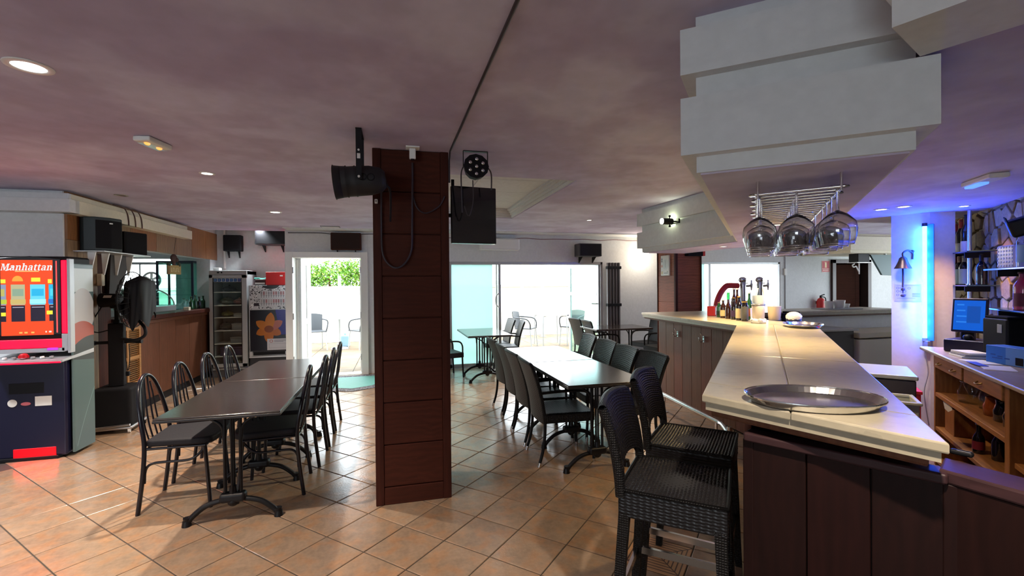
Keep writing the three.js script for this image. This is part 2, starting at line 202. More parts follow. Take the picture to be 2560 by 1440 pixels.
// ---- walls
{
  const T = 0.2, z0 = FARZ, z1 = FARZ - T;
  struct('wall_far', [
    span(-1.75, -0.466, 2.051, 2.7, z0, z1), span(-0.464, 0, 0, 2.7, z0, z1), span(0, 3.85, 1.90, 2.7, z0, z1),
    span(3.85, 6.0, 0, 2.7, z0, z1), span(6.0, 7.98, 1.91, 2.7, z0, z1), span(7.98, 9.36, 0, 2.7, z0, z1), span(9.36, 10.4, 1.95, 2.7, z0, z1), span(10.4, 11.8, 0, 2.7, z0, z1)], M.wall);
  struct('wall_alcove', [span(-3.25, -1.55, 0, 2.7, -9.05, -9.25), span(-1.75, -1.55, 0, 2.7, -8.34, -9.05)], M.wall);
  struct('wall_left', [
    span(LEFTX, LEFTX - T, 0, 2.7, -5.42, -5.95), span(LEFTX, LEFTX - T, 0, 1.06, -5.95, -8.78), span(LEFTX, LEFTX - T, 1.965, 2.7, -5.95, -8.78), span(LEFTX, LEFTX - T, 0, 2.7, -8.78, -9.25)], M.wall);
  struct('wall_front_left', span(-7.2, LEFTX, 0, 2.7, -5.25, -5.42), M.wall);
  struct('wall_outer_left', span(-7.2, -7.4, 0, 2.7, 3.8, -9.4), M.wall);
  struct('wall_right', [span(11.8, 12, 0, 2.7, 3.8, -2.6), span(11.8, 12, 0, 0.4, -2.6, -7.4), span(11.8, 12, 2.03, 2.7, -2.6, -7.4), span(11.8, 12, 0, 2.7, -7.4, -8.4)], M.wall);
  struct('window_5', [-2.6, -4.2, -5.8, -7.4].map(q => span(11.86, 11.94, 0.4, 2.03, q - 0.03, q + 0.03)), M.alu);
  // wall behind the camera with a wide terrace window
  struct('wall_back', [span(-7.2, -6.2, 0, 2.7, 3.8, 4), span(-6.2, -2.6, 0, 0.8, 3.8, 4), span(-6.2, -2.6, 2.15, 2.7, 3.8, 4), span(-2.6, 12, 0, 2.7, 3.8, 4)], M.wall);
  const wf = [];
  for (const [a, b] of [[-6.2, -2.6]]) for (let k = 0; k <= 3; k++) { const x = a + (b - a) * k / 3; wf.push(span(x - 0.03, x + 0.03, 0.8, 2.15, 3.86, 3.94)); }
  struct('window_1', wf, M.alu);
  // kitchen shell
  struct('wall_kitchen_far', [span(-7.2, -4.86, 0, 2.7, -9.25, -9.42), span(-4.86, -3.72, 0, 1.16, -9.25, -9.42), span(-4.86, -3.72, 1.99, 2.7, -9.25, -9.42), span(-3.72, -3.05, 0, 2.7, -9.25, -9.42)], M.wall);
  struct('ceiling_kitchen', span(-7.2, -3.2, 2.42, 2.7, -5.4, -9.3), M.wall);
  struct('floor_kitchen', span(-7.2, -3.2, -0.01, 0.0, -5.4, -9.3), M.grey);
  struct('window_2', [span(-4.86, -3.72, 1.89, 1.93, -9.26, -9.3), span(-4.86, -3.72, 1.16, 1.19, -9.26, -9.3), span(-4.86, -4.83, 1.16, 1.99, -9.26, -9.3), span(-3.75, -3.72, 1.16, 1.99, -9.26, -9.3), span(-4.3, -4.28, 1.16, 1.9, -9.26, -9.3)], M.alu);
  // corridor behind the far right door
  const dk = std(RGB(0.16, 0.13, 0.10), 0.8);
  struct('wall_corridor', [span(9.2, 10.7, 0, 2.4, -9.2, -9.3), span(9.2, 9.3, 0, 2.4, -8.35, -9.3), span(10.6, 10.7, 0, 2.4, -8.35, -9.3), span(9.2, 10.7, 2.4, 2.5, -8.35, -9.3)], dk);
  struct('floor_corridor', span(9.2, 10.7, -0.1, 0, -8.36, -9.3), dk);
}
// ---- wooden column in the middle of the room
function offsetPoly(poly, d) { const n = poly.length, out = []; let area = 0; for (let i = 0; i < n; i++) { const a = poly[i], b = poly[(i + 1) % n]; area += a[0] * b[1] - b[0] * a[1]; } const s = area > 0 ? 1 : -1; for (let i = 0; i < n; i++) { const p = poly[(i + n - 1) % n], q = poly[i], r = poly[(i + 1) % n]; const nrm = (a, b) => { const x = b[0] - a[0], y = b[1] - a[1], l = Math.hypot(x, y); return [s * y / l, -s * x / l]; }; const m = nrm(p, q), k = nrm(q, r), dot = 1 + m[0] * k[0] + m[1] * k[1]; out.push([q[0] + d * (m[0] + k[0]) / dot, q[1] + d * (m[1] + k[1]) / dot]); } return out; }
function woodColumn(x0, x1, z0, z1, top, mat, mv2) {
  // boards on each face between corner posts
  const c = structGroup('column'), e = 0.055, t = 0.02;
  obj('core', span(x0 + t, x1 - t, 0, top, z0 - t, z1 + t), mv2, c);
  for (const [x, z] of [[x0, z0], [x1, z0], [x0, z1], [x1, z1]]) { const sx = x === x0 ? 1 : -1, sz = z === z0 ? -1 : 1; obj('corner_post', rspan(x, x + sx * e, 0, top, z, z + sz * e, 0.004), mv2, c); }
  const n = 8, h = (top - 0.12) / n;
  for (let k = 0; k < n; k++) { const a = 0.12 + k * h + 0.003, b = 0.12 + (k + 1) * h - 0.003; obj('board', rspan(x0 + e, x1 - e, a, b, z0 - 0.005, z0 - t - 0.01, 0.005), mat, c); obj('board', rspan(x1 - 0.005, x1 - t - 0.01, a, b, z0 - e, z1 + e, 0.005), mat, c); obj('board', rspan(x0 + 0.005, x0 + t + 0.01, a, b, z0 - e, z1 + e, 0.005), mat, c); }
  obj('skirting_board', [rspan(x0 + e, x1 - e, 0, 0.117, z0 - 0.002, z0 - 0.03, 0.006), rspan(x1 - 0.002, x1 - 0.03, 0, 0.117, z0 - e, z1 + e, 0.006), rspan(x0 + 0.002, x0 + 0.03, 0, 0.117, z0 - e, z1 + e, 0.006)], mat, c);
  return c;
}
woodColumn(-0.148, 0.36, -3.213, -3.68, CEIL, M.redwood, M.redwoodV);
// ---- second wooden pillar near the far leg of the bar
{
  const c = structGroup('column'); const x0 = 4.02, x1 = 4.47, z0 = -6.02, z1 = -6.52;
  obj('core', span(x0 + 0.01, x1 - 0.01, 0, CEIL, z0 - 0.01, z1 + 0.01), M.pillarwood, c);
  for (const [a, b] of [[x0, z0], [x1, z0], [x0, z1], [x1, z1]]) obj('corner_post', rspan(a - 0.012, a + 0.03 * (a === x0 ? 1 : -1), 0, CEIL, b + 0.012, b - 0.03 * (b === z0 ? 1 : -1), 0.003), M.redwoodV, c);
  for (let k = 0; k < 6; k++) { const y = k * 0.4; obj('board', rspan(x0 + 0.03, x1 - 0.03, y + 0.001, y + 0.398, z0, z0 - 0.02, 0.002), M.pillarwood, c); obj('board', rspan(x0, x0 + 0.02, y + 0.001, y + 0.398, z0 - 0.03, z1 + 0.03, 0.002), M.pillarwood, c); }
}
// ---- stepped soffit over the bar
const SOF = [[1.02, -1.40], [3.07, -3.64], [3.0, -5.2], [3.6, -5.2], [3.65, -3.3], [1.475, -1.015]];
{
  const o = offsetPoly(SOF, 0.045);
  const s = structGroup('soffit');
  obj('bottom_band', prism(SOF, 1.87, 1.926), M.soffit, s);
  obj('lower_band', prism(o, 1.925, 2.12), M.soffit, s);
  obj('groove_band', prism(SOF, 2.119, 2.201), M.soffit, s);
  obj('upper_band', prism(o, 2.20, 2.355), M.soffit, s);
  obj('top_band', prism(SOF, 2.354, CEIL + 0.01), M.soffit, s);
  obj('underside', prism(offsetPoly(SOF, -0.012), 1.864, 1.872), M.ceiling, s);
  // fascia that carries on to the right along the edge of the bar ceiling
  const run = (a, b, t, y0, y1) => { const dx = b[0] - a[0], dz = b[1] - a[1], l = Math.hypot(dx, dz), nx = dz / l * t, nz = -dx / l * t; return prism([[a[0], a[1]], [b[0], b[1]], [b[0] + nx, b[1] + nz], [a[0] + nx, a[1] + nz]], y0, y1); };
  obj('side_fascia', [run([1.44, -0.98], [2.0, 0.4], -0.25, 2.12, 2.2), run([1.40, -0.98], [1.96, 0.4], -0.28, 2.2, 2.36), run([1.44, -0.98], [2.0, 0.4], -0.2, 2.35, CEIL)], M.soffit, s);
  // shorter cream soffit along the far wall
  const b = structGroup('soffit'), q = [[8.54, -7.04], [11.8, -7.04], [11.8, -8.14], [8.54, -8.14]];
  obj('bottom_band', prism(q, 2.04, 2.096), M.cream, b); obj('lower_band', prism([[8.48, -6.98], [11.8, -6.98], [11.8, -8.14], [8.48, -8.14]], 2.095, 2.355), M.cream, b); obj('groove_band', prism(q, 2.354, CEIL + 0.005), M.cream, b);
}
// ---- blue-lit square pillar at the end of the back bar
{
  const p = structGroup('column');
  obj('shaft', prism([[4.758, -3.5], [4.887, -3.244], [5.075, -3.16], [5.0, -3.42]], 0, BARCEIL + 0.02), M.wall, p);
}
// ---- left pass-through: lintel boards, fascia beam, counter front, louvre doors
{
  const f = LEFTX + 0.022;
  const s = structGroup('trim_1');
  const zs = [-5.27, -5.78, -6.35, -6.95, -7.5, -8.02, -8.55, -9.04];
  for (let k = 0; k < zs.length - 1; k++) obj('lintel_board', rspan(LEFTX, f, 1.955, CEIL, zs[k] - 0.002, zs[k + 1] + 0.002, 0.002), [M.orangewood, M.beigeboard, M.orangewood, M.beigeboard, M.beigeboard, M.orangewood, M.orangewood][k], s);
  for (let k = 0; k < 3; k++) obj('wall_board', rspan(LEFTX, f, 0, 1.953, -5.27 - k * 0.225, -5.27 - k * 0.225 - 0.222, 0.002), k === 2 ? M.redwoodV : M.beigeboard, s);
  const b = structGroup('trim_2');
  obj('beam', rspan(LEFTX, -2.92, 2.195, 2.318, -5.20, -7.75, 0.003), M.cream, b);
  obj('beam_step', rspan(LEFTX, -2.955, 2.317, 2.375, -5.2, -7.68, 0.003), M.cream, b);
  obj('front_beam', rspan(-7.2, -2.92, 2.195, 2.318, -5.12, -5.26, 0.003), M.wall, b);
  obj('front_beam_step', rspan(-7.2, -2.955, 2.317, 2.375, -5.16, -5.26, 0.003), M.wall, b);
  // counter below the opening
  const c = thing('pass_through_counter', 'dark reddish wooden counter below the kitchen pass-through', 'counter');
  const n = 5; for (let k = 0; k < n; k++) { const a = -6.52 - k * 0.45; obj('front_board', rspan(LEFTX, LEFTX + 0.03, 0.1, 1.04, a - 0.002, a - 0.448, 0.003), M.barwood, c); }
  obj('ledge', rspan(LEFTX - 0.23, LEFTX + 0.10, 1.085, 1.145, -5.97, -8.78, 0.01), M.redwoodV, c);
  obj('ledge_moulding', rspan(LEFTX, LEFTX + 0.06, 1.04, 1.084, -5.97, -8.78, 0.008), M.barwood, c);
  obj('plinth', rspan(LEFTX, LEFTX + 0.015, 0, 0.1, -5.97, -8.78, 0.003), M.black, c);
  const lv = thing('louvre_door', 'light pine louvred cupboard door behind the pedestal fan', 'cupboard door');
  const g = std(RGB(0.05, 0.028, 0.012), 0.8);
  obj('backing', rspan(LEFTX, LEFTX + 0.006, 0.33, 1.04, -5.96, -6.51, 0.001), g, lv);
  const fr = []; for (const z of [-5.975, -6.235, -6.495]) fr.push(rspan(LEFTX + 0.006, LEFTX + 0.034, 0.33, 1.035, z - 0.02, z + 0.02, 0.003)); for (const y of [0.35, 0.66, 1.015]) fr.push(rspan(LEFTX + 0.006, LEFTX + 0.032, y - 0.022, y + 0.022, -5.98, -6.49, 0.003));
  obj('frame', fr, M.louver, lv);
  for (const zc of [-6.105, -6.365]) for (const [y0, y1] of [[0.375, 0.635], [0.685, 0.99]]) { const k = Math.round((y1 - y0) / 0.024); for (let i = 0; i < k; i++) obj('slat', box(0.024, 0.004, 0.218, LEFTX + 0.018, y0 + (i + 0.5) * (y1 - y0) / k, zc, 0, 0, 0.7), M.louver, lv); }
  obj('plinth', rspan(LEFTX, LEFTX + 0.05, 0, 0.325, -5.95, -6.51, 0.004), M.black, lv);
}
// ================================================================ TABLES AND SEATS
function woven(fn, nu, nv, sub, amp, flip = false) {
  const U = nu * sub, W = nv * sub, P = [], I = [], a = V(0, 0, 0), b = V(0, 0, 0), n = V(0, 0, 0), e = 1e-3;
  for (let j = 0; j <= W; j++) for (let i = 0; i <= U; i++) { const u = i / U, v = j / W, p = fn(u, v), pu = fn(u + e, v), pv = fn(u, v + e); a.set(pu[0] - p[0], pu[1] - p[1], pu[2] - p[2]); b.set(pv[0] - p[0], pv[1] - p[1], pv[2] - p[2]); n.crossVectors(a, b).normalize(); const h = amp * weaveH(u * nu, v * nv) * (flip ? -1 : 1); P.push(p[0] + n.x * h, p[1] + n.y * h, p[2] + n.z * h); }
  for (let j = 0; j < W; j++) for (let i = 0; i < U; i++) { const k = j * (U + 1) + i; flip ? I.push(k, k + U + 1, k + 1, k + 1, k + U + 1, k + U + 2) : I.push(k, k + 1, k + U + 1, k + 1, k + U + 2, k + U + 1); }
  const g = new THREE.BufferGeometry(); g.setAttribute('position', new THREE.Float32BufferAttribute(P, 3)); g.setIndex(I); g.computeVertexNormals(); return N(g);
}
function makeTable(w, l, label, group, joinLeft) {
  const t = thing('bistro_table', label, 'table', [0, 0, 0], 0, group);
  const top = obj('table_top', rbox(w, 0.028, l - 0.004, 0.006, 0, 0.726, 0, 0, 0, 0, 2), M.table, t);
  obj('edge_band', [rbox(w + 0.004, 0.016, l - 0.001, 0.004, 0, 0.720, 0)], M.tableEdge, top);
  for (const z of [-l * 0.27, l * 0.27]) {
    const p = new THREE.Group(); p.name = 'pedestal'; t.add(p); p.position.z = z;
    obj('rods', [bar([-0.045, 0.15, 0], [-0.045, 0.70, 0], 0.011), bar([0.045, 0.15, 0], [0.045, 0.70, 0], 0.011), bar([0, 0.15, 0.02], [0, 0.70, 0.02], 0.008), bar([0, 0.15, -0.02], [0, 0.70, -0.02], 0.008)], M.iron, p);
    obj('hub', [rbox(0.15, 0.06, 0.07, 0.02, 0, 0.155, 0, 0, 0, 0, 2), ball(0.035, 0, 0.13, 0), cyl(0.026, 0.02, 0.05, 0, 0.20, 0, 12)], M.iron, p);
    obj('top_bracket', [rbox(w * 0.72, 0.018, 0.04, 0.004, 0, 0.702, 0), tube([[-0.05, 0.52, 0], [-0.07, 0.62, 0], [-0.2, 0.695, 0]], 0.009, 12, 6), tube([[0.05, 0.52, 0], [0.07, 0.62, 0], [0.2, 0.695, 0]], 0.009, 12, 6)], M.iron, p);
    for (const s of [-1, 1]) obj('foot', [tube([[0, 0.14, 0], [s * 0.08, 0.135, 0], [s * 0.16, 0.11, 0], [s * 0.225, 0.06, 0], [s * 0.255, 0.025, 0]], 0.017, 20, 8), cyl(0.028, 0.022, 0.035, s * 0.262, 0.0175, 0, 14), cyl(0.02, 0.024, 0.02, s * 0.258, 0.043, 0, 14)], M.iron, p);
  }
  return t;
}
{
  const t = makeTable(0.665, 1.05, 'dark glossy bistro table with iron legs beside the wooden column, at the spindle-back chairs, end facing the floor lamp glow', null);
  t.userData.label = 'dark table between spindle-back chairs, the half farther from the cigarette machine'; t.userData.group = 'tables with spindle-back chairs'; t.position.set(-1.02, 0, -3.545);
  dup(t, [-1.02, 0, -4.598], 0, 'dark table between spindle-back chairs, the half nearer the cigarette machine');
  const g = 'tables with wicker chairs';
  dup(t, [1.545, 0, -3.68], 0, 'dark table between two rows of wicker chairs, the half nearer the bar stools', g);
  dup(t, [1.555, 0, -4.735], 0, 'bright reflecting table between two rows of wicker chairs, the half nearer the glass doors', g);
  const u = dup(t, [1.33, 0, -7.2], 0.01, 'lone dark table in front of the frosted glass door panel', g); u.scale.set(1, 1, 1.12);
  const w = dup(t, [3.66, 0, -7.25], PI / 2, 'lone dark table in front of the folded shutter, holding a blue rimmed item', g); w.scale.set(1.05, 1, 0.98);
}
// ---- spindle-back chair: facing +z
function spindleChair() {
  const t = thing('spindle_chair', 'black', 'chair');
  const hoop = [[-0.195, 0, -0.235], [-0.193, 0.25, -0.205], [-0.19, 0.45, -0.195], [-0.182, 0.6, -0.215], [-0.150, 0.74, -0.24], [-0.092, 0.845, -0.258], [0, 0.885, -0.264]];
  const full = [...hoop, ...hoop.slice(0, -1).reverse().map(p => [-p[0], p[1], p[2]])];
  obj('back_hoop', tube(full, 0.0135, 72, 10), M.blackTube, t);
  for (const x of [-0.082, -0.030, 0.030, 0.082]) { const top = 0.885 - 0.9 * x * x / 0.12 - 0.004; obj('spindle', tube([[x * 0.75, top, -0.262], [x * 0.95, 0.74, -0.252], [x * 1.15, 0.58, -0.235], [x * 1.1, 0.42, -0.2]], 0.0055, 20, 6), M.blackTube, t); }
  obj('back_rail', bar([-0.188, 0.415, -0.198], [0.188, 0.415, -0.198], 0.008), M.blackTube, t);
  const s = new THREE.Shape(); s.moveTo(-0.155, -0.19); s.lineTo(0.155, -0.19); s.quadraticCurveTo(0.185, -0.19, 0.19, -0.15); s.lineTo(0.215, 0.13); s.quadraticCurveTo(0.215, 0.20, 0.14, 0.212); s.quadraticCurveTo(0, 0.225, -0.14, 0.212); s.quadraticCurveTo(-0.215, 0.20, -0.215, 0.13); s.lineTo(-0.19, -0.15); s.quadraticCurveTo(-0.185, -0.19, -0.155, -0.19);
  const g = new THREE.ExtrudeGeometry(s, { depth: 0.018, bevelEnabled: true, bevelSize: 0.016, bevelThickness: 0.014, bevelSegments: 4, bevelOffset: -0.012, curveSegments: 8 }); g.rotateX(PI / 2); obj('seat', N(g).translate(0, 0.468, 0), M.pad, t);
  obj('seat_frame', [bar([-0.185, 0.425, -0.195], [-0.2, 0.425, 0.16], 0.009), bar([0.185, 0.425, -0.195], [0.2, 0.425, 0.16], 0.009), bar([-0.2, 0.425, 0.16], [0.2, 0.425, 0.16], 0.009)], M.blackTube, t);
  for (const k of [-1, 1]) {
    obj('leg', bar([k * 0.185, 0.43, 0.15], [k * 0.2, 0, 0.185], 0.0125, 10), M.blackTube, t);
    obj('stretcher', tube([[k * 0.182, 0.20, -0.2], [k * 0.182, 0.285, -0.193], [k * 0.182, 0.325, -0.16], [k * 0.18, 0.33, -0.08], [k * 0.178, 0.33, 0.06], [k * 0.176, 0.38, 0.13], [k * 0.176, 0.42, 0.15]], 0.0085, 28, 7), M.blackTube, t);
  }
  return t;
}
{
  const c = spindleChair(); let first = true;
  const put = (x, z, r, label) => { if (first) { c.position.set(x, 0, z); c.rotation.y = r; c.userData.label = label; c.userData.group = 'spindle-back chairs'; first = false; } else dup(c, [x, 0, z], r, label, 'spindle-back chairs'); };
  const where = ['farthest from the glass-door fridge', 'second farthest from the glass-door fridge', 'second nearest the glass-door fridge', 'nearest the glass-door fridge'];
  [-3.70, -4.21, -4.72, -5.24].forEach((z, i) => put([-1.425, -1.43, -1.42, -1.41][i], z, PI / 2 + [0.03, -0.02, 0.03, 0][i], `spindle-back chair on the fan side, ${where[i]}`));
  [-3.72, -4.24, -4.72, -5.21].forEach((z, i) => put([-0.90, -0.86, -0.855, -0.85][i], z, -PI / 2 + [-0.05, 0.02, -0.02, 0.02][i], `spindle-back chair on the column side, ${where[i]}`));
}
// ---- wicker dining chair: facing +z
function wickerChair() {
  const t = thing('wicker_chair', 'dark', 'chair');
  const zb = v => -0.195 - 0.03 * v - 0.085 * v * v, wid = v => 0.2 + 0.02 * v - 0.008 * Math.sin(v * PI), Y = (u, v) => 0.345 + v * (0.485 + 0.014 * (1 - u * u));
  const S = d => (a, v) => { const u = a * 2 - 1; return [u * wid(v), Y(u, v), zb(v) - 0.022 * (1 - u * u) + d]; };
  const back = obj('backrest', [woven(S(0.013), 25, 28, 3, 0.0042), woven(S(-0.013), 25, 28, 3, 0.0042, true)], M.wicker, t);
  const rim = []; for (let i = 0; i <= 8; i++) { const v = i / 8; rim.push([-wid(v), Y(-1, v), zb(v)]); } for (let i = 1; i < 8; i++) { const u = -1 + i / 4; rim.push([u * wid(1), Y(u, 1), zb(1) - 0.022 * (1 - u * u)]); } for (let i = 8; i >= 0; i--) { const v = i / 8; rim.push([wid(v), Y(1, v), zb(v)]); }
  obj('back_rim', tube(rim, 0.0155, 70, 8), M.wickerTrim, back);
  obj('seat', [woven((a, b) => [(a - 0.5) * (0.40 + 0.04 * (1 - b)), 0.428 - 0.008 * Math.sin(a * PI), 0.225 - b * 0.42], 25, 26, 3, 0.004)], M.wicker, t);
  obj('apron', [rbox(0.435, 0.075, 0.03, 0.008, 0, 0.388, 0.215), rbox(0.03, 0.075, 0.42, 0.008, -0.205, 0.388, 0.01), rbox(0.03, 0.075, 0.42, 0.008, 0.205, 0.388, 0.01), rbox(0.40, 0.06, 0.4, 0.005, 0, 0.386, 0.01)], M.wickerSide, t);
  for (const k of [-1, 1]) {
    const l = obj('leg', tube([[k * 0.2, 0.40, -0.195], [k * 0.198, 0.25, -0.198], [k * 0.2, 0.12, -0.218], [k * 0.205, 0.03, -0.245]], 0.0135, 16, 8), M.black, t); obj('steel_tip', bar([k * 0.2045, 0.036, -0.243], [k * 0.2055, 0, -0.252], 0.0145, 10), M.steel, l);
    const f = obj('leg', tube([[k * 0.205, 0.40, 0.205], [k * 0.208, 0.2, 0.212], [k * 0.212, 0.03, 0.222]], 0.014, 12, 8), M.black, t); obj('steel_tip', bar([k * 0.212, 0.036, 0.222], [k * 0.2125, 0, 0.223], 0.015, 10), M.steel, f);
    obj('armrest', [tube([[k * 0.21, 0.60, -0.23], [k * 0.222, 0.61, -0.1], [k * 0.228, 0.612, 0.06], [k * 0.226, 0.595, 0.16], [k * 0.216, 0.53, 0.205], [k * 0.208, 0.42, 0.212]], 0.0125, 28, 8)], M.wickerTrim, t);
  }
  return t;
}
{
  const c = wickerChair(); let first = true; const G1 = 'wicker chairs at the long table', G2 = 'wicker chairs by the glass doors';
  const put = (x, z, r, label, g) => { if (first) { c.position.set(x, 0, z); c.rotation.y = r; c.userData.label = label; c.userData.group = g; first = false; } else dup(c, [x, 0, z], r, label, g); };
  const where = ['nearest the bar stools', 'second from the bar stools', 'third from the bar stools', 'farthest from the bar stools'];
  [-3.755, -4.265, -4.76, -5.325].forEach((z, i) => put([1.365, 1.37, 1.38, 1.395][i], z, PI / 2 + [-0.03, 0.02, 0, 0.03][i], `dark wicker chair with its back to the wooden column, ${where[i]}`, G1));
  [-3.78, -4.25, -4.75, -5.36].forEach((z, i) => put([1.985, 1.96, 1.985, 2.03][i], z, -PI / 2 + [0.05, -0.02, 0.03, -0.06][i], `dark wicker chair with its back to the bar, ${where[i]}`, G1));
  const at = (u, v, f, label) => { const p = onY(u, v, 0.84), d = [Math.sin(f), Math.cos(f)]; put(p.x + 0.3 * d[0], p.z + 0.3 * d[1], f, label, G2); };
  at(1305, 803, -PI / 2 - 0.12, 'wicker chair at the frosted-glass table, side toward the bar stools');
  put(onY(1305, 803, 0.84).x - 0.36, onY(1305, 803, 0.84).z - 0.53, -PI / 2 + 0.05, 'wicker chair at the frosted-glass table, side toward the terrace', G2);
  put(0.74, -7.32, PI / 2 + 0.25, 'wicker chair half hidden behind the wooden column, at the frosted-glass table', G2);
  at(1437, 797, PI / 2 + 0.1, 'wicker chair backing onto the open glass doorway, nearer the terrace');
  at(1467, 802, PI / 2 - 0.05, 'wicker chair backing onto the open glass doorway, nearer the long table');
  put(4.36, -6.92, -PI / 2 + 0.1, 'wicker armchair between the shutter table and the end of the bar', G2);
  put(4.42, -7.48, -PI / 2 + 0.25, 'dark wicker armchair against the white wall under the round lamp', G2);
}
// ---- wicker bar stool: facing +z
function barStool() {
  const t = thing('bar_stool', 'dark', 'bar stool');
  const H = 0.70, w = 0.19;
  obj('seat', woven((a, b) => [(a - 0.5) * 2 * w, H - 0.006 + 0.0 - 0.012 * Math.sin(a * PI) * Math.sin(b * PI), 0.19 - b * 0.37], 28, 27, 4, 0.0055), M.wicker, t);
  const apr = []; for (const [cx, cz, ww, ry] of [[0, 0.195, 0.385, 0], [0, -0.185, 0.385, PI], [w, 0.005, 0.38, PI / 2], [-w, 0.005, 0.38, -PI / 2]]) apr.push(mv(woven((a, b) => [(a - 0.5) * ww, b * 0.105 - 0.105, 0], 16, 9, 3, 0.004), cx, H - 0.002, cz, 0, ry, 0));
  obj('apron', [...apr, rbox(0.37, 0.09, 0.37, 0.004, 0, H - 0.058, 0.005)], M.wicker, t);
  obj('seat_rim', tube([[-w, H - 0.004, 0.195], [w, H - 0.004, 0.195], [w, H - 0.004, -0.185], [-w, H - 0.004, -0.185]], 0.007, 60, 6, true, 0.02), M.wickerTrim, t);
  const lg = (x, z, dx, dz, y0) => { const g = N(new THREE.BoxGeometry(0.040, y0, 0.040, 1, 4, 1)); const p = g.attributes.position; for (let i = 0; i < p.count; i++) { const k = 0.5 - p.getY(i) / y0; p.setXYZ(i, p.getX(i) * (1 - 0.2 * k) + x + dx * k, p.getY(i) + y0 / 2, p.getZ(i) * (1 - 0.2 * k) + z + dz * k); } g.computeVertexNormals(); return g; };
  for (const [x, z] of [[w - 0.018, 0.172], [-w + 0.018, 0.172], [w - 0.018, -0.165], [-w + 0.018, -0.165]]) obj('leg', lg(x, z, Math.sign(x) * 0.022, z > 0 ? 0.025 : -0.045, H - 0.09), M.wickerTrim, t);
  const y = 0.27; const k1 = 0.60, xr = w - 0.005, zf = 0.186, zr = -0.192;
  for (const [a, b] of [[[-xr, y, zf], [xr, y, zf]], [[-xr, y, zr], [xr, y, zr]], [[-xr, y, zr], [-xr, y, zf]], [[xr, y, zr], [xr, y, zf]]]) obj('footrest_bar', flat(a, b, 0.014, 0.03), M.steel, t);
  // back: posts and an arched woven panel
  const zb = v => -0.178 - 0.012 * v - 0.055 * v * v, arch = u => 0.058 * Math.sqrt(Math.max(0, 1 - u * u * 1.02));
  const S = d => (a, v) => { const u = a * 2 - 1, yb = H + 0.012 + arch(u), yt = H + 0.295 + 0.016 * (1 - u * u); const yy = yb + (yt - yb) * v, q = (yy - H) / 0.3; return [u * (w - 0.012), yy, zb(q) - 0.026 * (1 - u * u) + d]; };
  const back = obj('backrest', [woven(S(0.014), 28, 22, 4, 0.0055), woven(S(-0.014), 28, 22, 4, 0.0055, true)], M.wicker, t);
  for (const s of [-1, 1]) { const pts = []; for (let i = 0; i <= 5; i++) { const v = i / 5; pts.push([s * w, H - 0.03 + 0.33 * v, zb(v)]); } obj('post', tube(pts, 0.02, 16, 8), M.wickerTrim, back); }
  const cap = []; for (let i = 0; i <= 10; i++) { const u = -1 + i / 5; cap.push([u * w, H + 0.297 + 0.016 * (1 - u * u), zb(1) - 0.026 * (1 - u * u)]); } obj('cap', tube(cap, 0.017, 24, 8), M.wickerTrim, back);
  return t;
}
{
  const s = barStool(); s.position.set(1.085, 0, -1.635); s.rotation.y = 0.86; s.userData.label = 'dark wicker bar stool beside the end of the bar, nearer the oval tray'; s.userData.group = 'wicker bar stools';
  dup(s, [1.45, 0, -2.04], 0.80, 'dark wicker bar stool behind the other one, nearer the coat hooks');
}
